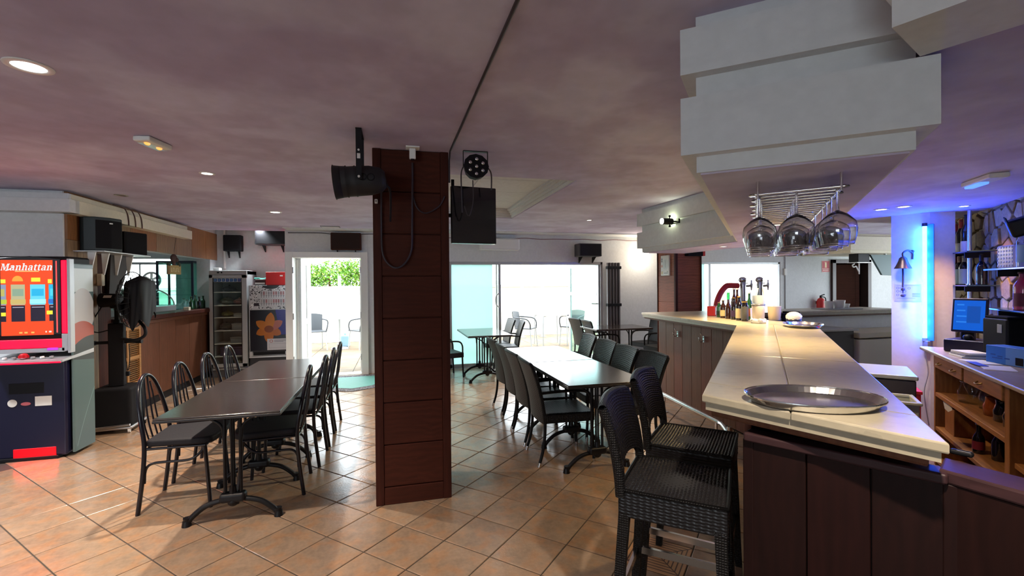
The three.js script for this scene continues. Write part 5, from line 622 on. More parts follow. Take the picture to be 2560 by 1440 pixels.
{
  const c = plasticChair(), G = 'grey plastic terrace chairs'; const z = -11.25, X = (u, zz) => onZ(u, 800, zz).x;
  c.position.set(X(1313, -10.6), 0, -10.6); c.rotation.y = 0.95; c.userData.label = 'grey plastic terrace chair at the square table, nearer the frosted glass'; c.userData.group = G;
  dup(c, [X(1430, -10.6), 0, -10.6], -0.9, 'grey plastic terrace chair at the square table, nearer the folded shutter'); dup(c, [X(785, -11.4), 0, -11.5], 0.35, 'grey plastic terrace chair left of the round glass table', G); dup(c, [X(905, -11.4), 0, -11.4], -0.9, 'grey plastic terrace chair right of the round glass table', G);
  const t = thing('square_terrace_table', 'square white-topped terrace table with bent tube legs', 'table', [X(1376, -10.7), 0, -10.7], 0.05); obj('table_top', rbox(0.62, 0.02, 0.62, 0.008, 0, 0.73, 0), M.white, t); for (const [x, q] of [[-1, -1], [1, -1], [-1, 1], [1, 1]]) obj('leg', tube([[x * 0.2, 0.715, q * 0.2], [x * 0.27, 0.71, q * 0.27], [x * 0.3, 0.66, q * 0.3], [x * 0.31, 0, q * 0.31]], 0.014, 24, 8), M.alu, t);
  const r = thing('round_terrace_table', 'round glass terrace table on a slim steel column', 'table', [X(848, -11.6), 0, -11.6]); obj('table_top', cyl(0.31, 0.31, 0.012, 0, 0.72, 0, 40), phys(RGB(0.55, 0.62, 0.6), 0.1, {}), r); obj('column', bar([0, 0.02, 0], [0, 0.71, 0], 0.022, 12), M.alu, r); obj('base', cyl(0.2, 0.18, 0.025, 0, 0.0125, 0, 28), M.alu, r);
  const j = thing('water_jug', 'pale blue plastic water canister beneath the round terrace table', 'canister', [X(862, -11.9), 0, -11.95]); obj('body', rbox(0.22, 0.28, 0.2, 0.04, 0, 0.14, 0, 0, 0, 0, 3), std(RGB(0.35, 0.55, 0.75), 0.4), j); obj('neck', cyl(0.03, 0.03, 0.05, 0.0, 0.3, 0), std(RGB(0.35, 0.55, 0.75), 0.4), j);
  const po = (u, v, label) => { const p = thing('screen_post', label, 'post', [onZ(u, 760, -12.4).x, 0, -12.4], 0, 'terrace screen posts'); obj('upright', rbox(0.07, 1.75, 0.05, 0.006, 0, 0.875, 0), M.alu, p); obj('foot', rbox(0.16, 0.02, 0.16, 0.003, 0, 0.01, 0), M.alu, p); };
  po(1306, 0, 'pale terrace screen post behind the grey plastic chair near the frosted glass'); po(1356, 0, 'pale terrace screen post behind the square terrace table'); po(849, 0, 'pale terrace screen post behind the round glass table');
  // hedge above the terrace wall
  const leafG = new THREE.PlaneGeometry(0.06, 0.035), lm = std(RGB(0.15, 0.30, 0.04), 0.7, 0, { side: THREE.DoubleSide }); const rr = rngOf(3), n = 5200, h = new THREE.InstancedMesh(leafG, lm, n); h.name = 'hedge'; h.userData = { kind: 'stuff', label: 'sunlit green hedge leaves above the terrace wall', category: 'hedge' }; const mm = new THREE.Matrix4(), col = new THREE.Color(); const cl = [[-2.4, 1.75, 0.5], [-1.6, 1.8, 0.55], [-0.9, 1.85, 0.6]];
  for (let i = 0; i < n; i++) { const c2 = cl[i % cl.length], a = rr() * 6.28, b = Math.acos(2 * rr() - 1), d = c2[2] * Math.cbrt(rr()); mm.compose(V(c2[0] + d * Math.sin(b) * Math.cos(a) * 1.2, c2[1] + d * Math.cos(b) * 0.8, -13.7 + d * Math.sin(b) * Math.sin(a) * 0.6), new THREE.Quaternion().setFromEuler(new THREE.Euler(rr() * 6, rr() * 6, rr() * 6)), V(1, 1, 1)); h.setMatrixAt(i, mm); h.setColorAt(i, col.setRGB(0.7 + rr() * 0.6, 0.8 + rr() * 0.5, 0.6 + rr() * 0.5)); } scene.add(h);
  const st = []; for (const c2 of cl) for (let i = 0; i < 4; i++) st.push(bar([c2[0] + (rr() - 0.5) * 0.3, 0, -13.7], [c2[0] + (rr() - 0.5) * 0.6, c2[1], -13.7], 0.012, 5)); one('hedge_stems', 'brown stems of the hedge behind the terrace wall', 'hedge', st, M.barwood);
  struct('ground_far', span(-20, 25, -0.3, -0.2, -13, -40), std(RGB(0.4, 0.38, 0.3), 0.9));
}
// ================================================================ LEFT SIDE
// ---- slot machine: front plane z = -4.86
{
  const t = thing('slot_machine', 'red glowing slot machine with a tall orange screen and dark blue cabinet', 'slot machine', [-3.135, 0, -4.86]);
  const X = u => onZ(u, 800, -4.86).x + 3.135, Y = v => onZ(90, v, -4.86).y;
  const xr = X(168), xl = X(-26), ytop = Y(640);
  const side = std(RGB(0.12, 0.19, 0.19), 0.4), silver = std(RGB(0.5, 0.5, 0.52), 0.35, 0.5);
  obj('upper_cabinet', rspan(xl, xr, Y(880), ytop, -0.03, -0.33, 0.02), M.black, t);
  obj('lower_cabinet', rspan(xl + 0.02, X(160), 0.02, Y(900), -0.015, -0.33, 0.02), M.navy, t);
  obj('plinth', rspan(xl + 0.04, X(140), 0, 0.03, 0.0, -0.3, 0.005), M.black, t);
  const bez = obj('screen_bezel', ext([[xl, Y(838)], [X(152), Y(838)], [X(152), Y(648)], [X(75), Y(640)], [xl, Y(646)]], 0.03, 0.004).translate(0, 0, -0.02), M.gloss, t);
  const tex = canvas(512, 740, (g, w, h) => {
    g.fillStyle = '#ea4a1c'; g.fillRect(0, 0, w, h);
    const yv = v => (v - 650) / (838 - 650) * h, xu = u => (u - 2) / (133 - 2) * w;
    g.fillStyle = '#dfe9ee'; g.font = 'italic bold 92px serif'; g.textAlign = 'center'; g.fillText('Manhattan', xu(66), yv(676)); g.strokeStyle = '#dfe9ee'; g.lineWidth = 9; g.beginPath(); g.moveTo(xu(14), yv(676)); g.quadraticCurveTo(xu(24), yv(676), xu(36), yv(664)); g.stroke();
    g.fillStyle = '#ffc27a'; g.fillRect(xu(38), yv(677), xu(98) - xu(38), 9);
    const cab = (u0, u1, c1, c2, c3) => { g.fillStyle = c1; g.fillRect(xu(u0), yv(711), xu(u1) - xu(u0), yv(762) - yv(711)); g.fillStyle = c2; g.fillRect(xu(u0) + 14, yv(722), xu(u1) - xu(u0) - 28, 70); g.fillStyle = c3; g.fillRect(xu(u0) - 6, yv(748), xu(u1) - xu(u0) + 12, 44); g.fillStyle = '#231a2c'; g.fillRect(xu(u0) + 2, yv(763), xu(u1) - xu(u0) - 4, yv(803) - yv(763)); g.fillStyle = '#c8c4d8'; g.fillRect(xu(u0) + 14, yv(767), xu(u1) - xu(u0) - 28, 6); };
    cab(27, 62, '#b8b088', '#8aa38c', '#c8b06a'); cab(75, 113, '#66d2ee', '#2ab0e0', '#9fe6f4'); cab(122, 148, '#28b4e0', '#4ad0e8', '#2a70c8'); cab(-16, 15, '#8a94b0', '#b8b060', '#b4c040');
    g.fillStyle = '#f2a03c'; g.beginPath(); g.arc(xu(44), yv(703), 54, Math.PI, 0); g.fill(); g.fillStyle = '#f0e23c'; g.fillRect(xu(78), yv(694), 90, 40); g.fillRect(xu(120), yv(698), 40, 40); g.fillRect(xu(0), yv(698), 56, 38); g.fillRect(xu(116), yv(777), 60, 38); g.fillRect(xu(0), yv(780), 54, 36);
    g.fillStyle = '#f7b25a'; for (const u of [50, 63, 80]) g.fillRect(xu(u) - 16, yv(829), 32, 16); g.fillStyle = '#f4e0d8'; g.fillRect(xu(112), yv(828), 14, 16); g.fillRect(xu(121), yv(828), 26, 16);
  });
  quad('screen', X(133) - X(2), Y(650) - Y(838), screenMat(tex, 1.0), bez, (X(133) + X(2)) / 2, (Y(650) + Y(838)) / 2, -0.0035);
  obj('thin_light_line', rspan(X(140.5), X(143.5), Y(833), Y(652), -0.006, -0.001, 0.001), glow(1, 0.10, 0.10, 0.8), bez);
  const rg = glow(1.0, 0.0, 0.035, 1.3);
  const strip = obj('side_light', rspan(X(153.5), X(167), Y(835), Y(650), 0.0, -0.05, 0.006), rg, t);
  obj('light_panel', rspan(xl, X(152), Y(870), Y(849), -0.0, -0.03, 0.004), rg, t);
  obj('silver_trim', [rspan(X(168), X(176), Y(885), Y(646), 0.0, -0.06, 0.004), rspan(xl, X(160), Y(882), Y(871), -0.005, -0.05, 0.003), rspan(X(152), X(170), Y(880), Y(836), -0.005, -0.05, 0.003)], silver, t);
  obj('coin_slot', rspan(X(116), X(143), Y(877), Y(871), 0.0, -0.02, 0.002), glow(0.6, 0.05, 0.8, 0.6), t);
  const deck = obj('button_deck', ext([[-0.33, -0.02], [-0.33, 0.02], [0.10, -0.03], [0.10, -0.05]], X(174) - xl, 0.004).rotateY(-PI / 2).translate((X(174) + xl) / 2, Y(890), 0.0), silver, t);
  obj('deck_light', [rspan(xl, X(170), Y(890) - 0.054, Y(890) - 0.040, 0.092, 0.106, 0.002)], rg, deck);
  for (let i = 0; i < 7; i++) obj('button', cyl(0.016, 0.014, 0.012, xl + 0.05 + i * 0.066, Y(890) - 0.008, 0.03, 14, 0.12), i % 2 ? M.white : M.grey, deck);
  obj('start_button', [cyl(0.034, 0.034, 0.02, X(62), Y(890) + 0.0, 0.02, 20), ball(0.028, X(62), Y(890) + 0.012, 0.02, 1, 0.6, 1)], glow(0.7, 0.0, 0.01, 0.25), deck);
  obj('bill_slot', rspan(X(15), X(104), Y(984), Y(957), -0.012, -0.03, 0.004), M.black, t);
  obj('round_sticker', cyl(0.033, 0.033, 0.003, X(24), Y(1006), -0.012, 24, PI / 2), M.paper, t); obj('oval_badge', N(new THREE.CylinderGeometry(0.035, 0.035, 0.003, 24)).scale(1, 1, 0.42).rotateX(PI / 2).translate(X(58), Y(1009), -0.012), std(RGB(0.5, 0.12, 0.14), 0.4), t); obj('white_sticker', rspan(X(81), X(123), Y(1016), Y(992), -0.0125, -0.016, 0.001), M.paper, t);
  obj('payout_window', rspan(X(24), X(132), Y(1154), Y(1121), -0.010, -0.03, 0.004), glow(1.0, 0.0, 0.01, 0.65), t);
  // printed side panel
  const sp = obj('side_panel', rspan(xr - 0.005, xr + 0.012, 0.03, ytop - 0.06, -0.05, -0.34, 0.004), side, t);
  const st = canvas(256, 1024, (g, w, h) => { g.fillStyle = '#3d5452'; g.fillRect(0, 0, w, h); g.fillStyle = '#c9d2d2'; g.fillRect(0, 20, w, 130); g.fillStyle = '#b9b4b4'; g.beginPath(); g.ellipse(120, 260, 150, 130, 0, 0, 7); g.fill(); g.fillStyle = '#a8412c'; g.beginPath(); g.moveTo(0, 330); g.quadraticCurveTo(140, 290, w, 350); g.lineTo(w, 400); g.quadraticCurveTo(120, 400, 0, 450); g.fill(); g.fillStyle = '#16191b'; g.beginPath(); g.moveTo(0, 450); g.quadraticCurveTo(120, 395, w, 400); g.lineTo(w, 540); g.lineTo(0, 520); g.fill(); g.strokeStyle = '#62807c'; g.lineWidth = 6; g.beginPath(); g.moveTo(w, 700); g.quadraticCurveTo(120, 850, 30, 1000); g.stroke(); });
  quad('side_print', 0.285, ytop - 0.1, printed(st, 0.3), sp, xr + 0.0125, (ytop - 0.04) / 2, -0.195, PI / 2);
  const L = new THREE.RectAreaLight(0xff2810, 3, 0.10, 0.5); L.position.set(0.23, 1.35, 0.02); L.rotation.y = PI; t.add(L);
  const L2 = new THREE.RectAreaLight(0xff5a28, 4.0, 0.45, 0.5); L2.position.set(0.05, 1.35, 0.015); L2.rotation.y = PI; t.add(L2);
  const L3 = new THREE.RectAreaLight(0xff1205, 9, 0.3, 0.08); L3.position.set(0.1, 0.07, 0.01); L3.rotation.set(-0.5, PI, 0, 'YXZ'); t.add(L3);
}
// ---- speakers on a wire shelf, dark tilted board, dispenser
{
  const s = thing('wire_shelf', 'white bracketed wall shelf carrying two black speakers', 'shelf', [LEFTX + 0.022, 0, 0]); const y = onX(240, 628, -2.9).y;
  obj('board', rspan(0, 0.26, y - 0.012, y, -5.34, -6.22, 0.003), M.alu, s); for (const z of [-5.38, -5.6, -5.82, -6.04]) obj('bracket', ext([[0.10, 0], [0.17, 0], [0.125, -0.22], [0.11, -0.22]], 0.016, 0.003).translate(0, y - 0.013, z), M.whitePaint, s);
  const a = thing('loudspeaker', 'large rounded black loudspeaker on the white bracketed shelf', 'speaker', [LEFTX + 0.15, y, -5.56], PI / 2 - 0.55, 'speakers on the bracketed shelf'); const pr = [[-0.16, -0.11], [0.16, -0.11], [0.17, 0.02], [0.12, 0.1], [0.0, 0.13], [-0.12, 0.1], [-0.17, 0.02]]; obj('cabinet', prism(pr, 0, 0.34, 0.012), std(RGB(0.025, 0.04, 0.045), 0.5), a); obj('grille', prism([[-0.158, 0.02], [0.158, 0.02], [0.115, 0.105], [0.0, 0.136], [-0.115, 0.105]], 0.03, 0.31, 0.004), M.matte, a); obj('badge', rbox(0.03, 0.012, 0.006, 0.002, 0.0, 0.28, 0.136), M.alu, a);
  const b = thing('loudspeaker', 'smaller square black loudspeaker at the far end of the bracketed shelf', 'speaker', [LEFTX + 0.14, y, -6.05], PI / 2 - 0.35, 'speakers on the bracketed shelf'); obj('cabinet', rbox(0.28, 0.25, 0.2, 0.012, 0, 0.125, 0, 0, 0, 0, 2), M.black, b); obj('grille', rbox(0.26, 0.23, 0.006, 0.003, 0, 0.125, 0.101), M.matte, b);
  const d = thing('dark_screen', 'dark projector screen board tilted at the near end of the pass-through', 'screen', [0, 0, 0]); const P = (u, v) => onX(u, v, LEFTX + 0.03); const q = [P(268, 634), P(322, 628), P(283, 762), P(262, 762)]; obj('panel', (() => { const g = ext(q.map(p => [p.z, p.y]), 0.03, 0.003); return g.rotateY(-PI / 2).translate(LEFTX + 0.05, 0, 0); })(), std(RGB(0.03, 0.022, 0.02), 0.6), d); const e0 = P(322, 628), e1 = P(285, 760); obj('bright_edge', bar([LEFTX + 0.05, e0.y, e0.z], [LEFTX + 0.05, e1.y, e1.z], 0.012), M.alu, d);
  const w = P(265, 700); const sd = thing('wall_socket', 'cream wall device with a dangling white cord under the speaker shelf', 'socket', [LEFTX + 0.022, w.y, -5.72]); obj('case', rbox(0.05, 0.13, 0.06, 0.01, 0.025, 0, 0, 0, 0, 0, 2), M.cream, sd); obj('cord', tube([[0.03, -0.06, 0], [0.035, -0.12, 0.01], [0.03, -0.18, -0.02]], 0.004, 12, 6), M.white, sd);
  for (const [k, label] of [[0, 'brown cable looped over the cream beam above the speakers'], [1, 'second brown cable hanging from the cream beam near the speakers'], [2, 'short cable draped over the cream beam past the speakers']]) { const z = -6.05 - k * 0.14; one('beam_cable', label, 'cable', tube([[-2.95, 2.385, z + 0.2], [-2.93, 2.38, z + 0.05], [-2.915, 2.32, z], [-2.912, 2.25, z - 0.02], [-2.915, 2.19, z - 0.03]], 0.006, 24, 6), std(RGB(0.12, 0.06, 0.05), 0.6), 'cables over the beam'); }
}
// ---- misting pedestal fan under a black bag
{
  const t = thing('pedestal_fan', 'black misting pedestal fan on a wheeled tank base', 'fan', [-2.855, 0, -5.70]);
  obj('tank_base', rbox(0.34, 0.40, 0.36, 0.03, 0.01, 0.26, 0, 0.08, 0, 0, 2), M.matte, t);
  obj('chassis', [rbox(0.36, 0.03, 0.4, 0.01, 0.01, 0.055, 0, 0.08), bar([-0.15, 0.07, 0.21], [0.2, 0.09, 0.2], 0.012)], M.brushed, t);
  for (const [x, z] of [[0.175, 0.16], [-0.13, 0.17], [0.16, -0.17], [-0.14, -0.15]]) obj('caster', [cyl(0.03, 0.03, 0.022, x, 0.03, z, 16, 0, 0.3, PI / 2), rbox(0.03, 0.03, 0.03, 0.004, x, 0.052, z)], x > 0.17 ? M.white : M.black, t);
  obj('pump_column', rbox(0.13, 0.66, 0.11, 0.012, 0.0, 0.79, 0, 0.25, 0, 0, 2), M.black, t);
  obj('pole', [bar([0, 1.1, 0], [0, 1.30, 0], 0.02, 12), cyl(0.035, 0.03, 0.05, 0, 1.13, 0)], M.black, t);
  obj('cross_handle', [bar([-0.2, 0.92, 0.05], [0.2, 0.92, -0.02], 0.017, 10), cyl(0.024, 0.024, 0.05, -0.19, 0.92, 0.05, 12, 0, 0, PI / 2), cyl(0.024, 0.024, 0.05, 0.19, 0.92, -0.02, 12, 0, 0, PI / 2)], M.black, t);
  obj('motor', [cyl(0.065, 0.075, 0.17, -0.05, 1.36, 0.0, 24, 0, 0, PI / 2), rbox(0.09, 0.05, 0.08, 0.01, 0.0, 1.30, 0)], M.black, t);
  obj('motor_sticker', rbox(0.07, 0.03, 0.004, 0.001, -0.05, 1.40, 0.058, 0, -0.7), M.paper, t);
  const cage = []; for (let i = 0; i < 26; i++) { const a = i / 26 * 2 * PI, c = Math.cos(a), s = Math.sin(a); cage.push(tube([[0.06, 1.36 + 0.06 * c, 0.06 * s], [0.09, 1.36 + 0.2 * c, 0.2 * s], [0.15, 1.36 + 0.295 * c, 0.295 * s], [0.20, 1.36 + 0.2 * c, 0.2 * s], [0.22, 1.36 + 0.05 * c, 0.05 * s]], 0.0028, 20, 5)); } cage.push(torus(0.296, 0.005, 0.15, 1.36, 0, 0, PI / 2), torus(0.2, 0.0035, 0.2, 1.36, 0, 0, PI / 2), torus(0.2, 0.0035, 0.09, 1.36, 0, 0, PI / 2));
  obj('cage', cage, M.iron, t);
  const blades = []; for (let i = 0; i < 3; i++) blades.push(mv(rbox(0.006, 0.2, 0.11, 0.003, 0, 0.14, 0, 0.4), 0.13, 1.36, 0, i * 2 * PI / 3, 0, 0)); obj('blades', [...blades, cyl(0.04, 0.04, 0.06, 0.13, 1.36, 0, 16, 0, 0, PI / 2)], M.black, t);
  obj('hose', tube([[0.2, 1.15, 0.02], [0.27, 1.06, 0.04], [0.27, 0.98, 0.05], [0.18, 0.94, 0.06], [0.06, 0.96, 0.05]], 0.016, 30, 8), M.black, t);
  obj('power_cord', tube([[-0.1, 1.33, 0.02], [-0.17, 1.2, 0.03], [-0.22, 1.08, 0.05], [-0.15, 1.03, 0.05], [-0.05, 1.05, 0.05]], 0.006, 30, 6), M.black, t);
  obj('dangling_plug', [tube([[0.09, 0.9, 0.04], [0.1, 0.75, 0.05], [0.115, 0.62, 0.05]], 0.004, 16, 6), tube([[0.12, 0.9, 0.03], [0.13, 0.75, 0.04], [0.12, 0.62, 0.05]], 0.004, 16, 6), rbox(0.035, 0.05, 0.03, 0.008, 0.117, 0.59, 0.05)], M.black, t);
  // bag
  const bag = woven((u, v) => { const a = u * 2 * PI, c = Math.cos(a), s = Math.sin(a), k = Math.pow(Math.pow(Math.abs(c), 5) + Math.pow(Math.abs(s), 5), -0.2), w = Math.min(1, v * 2.2), r = 0.15 * w * k * (1 + (0.05 * Math.sin(a * 7 + 4 * v) + 0.04 * Math.sin(a * 13 - 9 * v) + 0.05 * Math.sin(a * 3 + 1)) * Math.max(0, v - 0.2)), f = Math.max(0, v - 0.42), y = 1.60 + 0.015 * Math.sin(a * 2 + 1) - 0.05 * w * w - f * (0.62 + 0.16 * Math.sin(a + 0.6) + 0.10 * Math.sin(a * 5)); return [0.25 + r * c * 0.6, y, r * s * 1.15]; }, 72, 26, 1, 0, true);
  tag(obj('plastic_bag', bag.applyMatrix4(new THREE.Matrix4().makeTranslation(-2.885, 0, -5.70)), phys(RGB(0.006, 0.006, 0.008), 0.6, { side: THREE.DoubleSide, specularIntensity: 0.5 })), 'crumpled black plastic bag draped over the front of the fan cage', 'bag');
}
// ---- glass-door fridge
const ZF = -8.44;
{
  const X = u => onZ(u, 800, ZF).x, Y = v => onZ(580, v, ZF).y; const x0 = X(522), x1 = X(617), yt = Y(676);
  const t = thing('glass_door_fridge', 'tall grey glass-door fridge with shelves of food and a strip of blue stickers', 'fridge', [(x0 + x1) / 2, 0, ZF - 0.05]); const w = x1 - x0, h = w / 2, b = 0.52;
  const gm = std(RGB(0.40, 0.42, 0.43), 0.45);
  obj('carcass', [rspan(-h, -h + 0.03, 0.12, yt, 0, -b, 0.004), rspan(h - 0.03, h, 0.12, yt, 0, -b, 0.004), rspan(-h, h, 0.12, 0.16, 0, -b, 0.004), rspan(-h, h, yt - 0.07, yt, 0.03, -b, 0.006), rspan(-h, h, 0.12, yt, -b + 0.03, -b, 0.003)], gm, t); obj('kick_plate', rspan(-h + 0.01, h - 0.01, 0, 0.12, -0.02, -b, 0.004), std(RGB(0.12, 0.12, 0.13), 0.5), t);
  obj('controls', [rbox(0.03, 0.022, 0.008, 0.002, -0.14, yt - 0.035, 0.034), cyl(0.012, 0.012, 0.01, -0.09, yt - 0.035, 0.034, 14, PI / 2)], M.black, t);
  const d = obj('door', [rspan(-h, -h + 0.055, 0.17, yt - 0.075, 0.035, 0.002, 0.004), rspan(h - 0.075, h, 0.17, yt - 0.075, 0.035, 0.002, 0.004), rspan(-h, h, 0.17, 0.225, 0.035, 0.002, 0.004), rspan(-h, h, yt - 0.125, yt - 0.075, 0.035, 0.002, 0.004)], std(RGB(0.44, 0.46, 0.47), 0.45), t); obj('pane', span(-h + 0.055, h - 0.075, 0.225, yt - 0.125, 0.016, 0.012), M.glass, d); obj('gasket', [rspan(-h + 0.055, -h + 0.063, 0.225, yt - 0.125, 0.034, 0.01, 0.001), rspan(h - 0.083, h - 0.075, 0.225, yt - 0.125, 0.034, 0.01, 0.001)], M.black, d);
  const sx = -h + 0.062, sw = (w - 0.075 - 0.062 - 0.01) / 7; const sk = canvas(448, 64, (g, W, H) => { g.fillStyle = '#c8d2dc'; g.fillRect(0, 0, W, H); for (let i = 0; i < 7; i++) { g.fillStyle = ['#2a5f9e', '#174a8a', '#1d4f94', '#26408e', '#1f58a0', '#1a4a92', '#2b3f94'][i]; g.fillRect(i * 64 + 6, 6, 52, 52); g.fillStyle = '#9fc4e4'; g.fillRect(i * 64 + 16 + i, 24, 26 - 2 * i, 12); } }); quad('sticker_strip', sw * 7, 0.06, printed(sk), d, sx + sw * 3.5, yt - 0.158, 0.0175);
  const inner = std(RGB(0.34, 0.35, 0.36), 0.7); for (const v of [730, 763, 794, 827, 860, 892]) { const y = Y(v) - 0.0; obj('shelf', [rspan(-h + 0.035, h - 0.035, y - 0.008, y, -0.05, -b + 0.05, 0.002), rspan(-h + 0.035, h - 0.035, y - 0.012, y + 0.004, -0.045, -0.06, 0.002)], M.white, t); }
  const food = (label, cat, x, v, ww, hh, col, round) => { const y = Y(v); const p = [t.position.x + x, y, t.position.z - 0.2]; const k = thing(round ? 'food_bag' : 'food_tub', label, cat, p, 0, 'food in the glass-door fridge'); if (round) { const g = ball(0.5, 0, 0.5, 0, 1, 1, 1, 16, 10); const pa = g.attributes.position; for (let i = 0; i < pa.count; i++) { const q = 1 + 0.12 * Math.sin(pa.getX(i) * 17 + pa.getZ(i) * 13) + 0.08 * Math.sin(pa.getY(i) * 21); pa.setXYZ(i, pa.getX(i) * q, Math.max(0, pa.getY(i)), pa.getZ(i) * q); } g.computeVertexNormals(); g.scale(ww, hh, 0.2); obj('bag', g, std(new THREE.Color(col), 0.5), k); obj('knot', ball(0.018, 0, hh * 0.95, 0, 1, 1.4, 1, 10, 8), std(new THREE.Color(col), 0.5), k); } else { obj('tub', rbox(ww, hh * 0.8, 0.2, 0.012, 0, hh * 0.4, 0, 0, 0, 0, 2), std(new THREE.Color(col), 0.5), k); obj('lid', rbox(ww + 0.008, hh * 0.18, 0.208, 0.006, 0, hh * 0.9, 0), std(new THREE.Color(col), 0.4), k); } };
  food('dark bundle on the top fridge shelf', 'food', -0.05, 730, 0.2, 0.1, '#3a3c44', true); food('olive plastic food bag on the second fridge shelf', 'food', -0.09, 763, 0.2, 0.12, '#6a6a50', true); food('pink packet on the second fridge shelf', 'food', 0.10, 763, 0.16, 0.1, '#b08078', true); food('yellowish bag on the third fridge shelf', 'food', -0.08, 794, 0.16, 0.1, '#7d7a4c', true); food('white tub on the third fridge shelf', 'food', 0.11, 794, 0.15, 0.06, '#b9bab4', false); food('grey bag on the fourth fridge shelf', 'food', -0.1, 827, 0.18, 0.12, '#60625e', true); food('white lidded tub on the fourth fridge shelf', 'food', 0.10, 827, 0.19, 0.11, '#a2a6a6', false); food('grey lidded tub on the fifth fridge shelf', 'food', 0.08, 860, 0.2, 0.1, '#8a8e92', false); food('dark blue crate on the sixth fridge shelf', 'food', 0.0, 892, 0.34, 0.15, '#20204e', false); food('pale lump at the bottom of the fridge', 'food', 0.1, 921, 0.16, 0.12, '#8a8272', true);
  const gm2 = thing('router_box', 'small white box on top of the glass-door fridge', 'box', [x0 + 0.07, yt, ZF - 0.2]); obj('case', rbox(0.09, 0.05, 0.12, 0.01, 0, 0.025, 0, 0, 0, 0, 2), M.white, gm2); obj('cable_duct', rspan(-0.035, 0.0, 0.05, 2.54 - yt, -0.38, -0.4, 0.003), M.white, gm2);
}
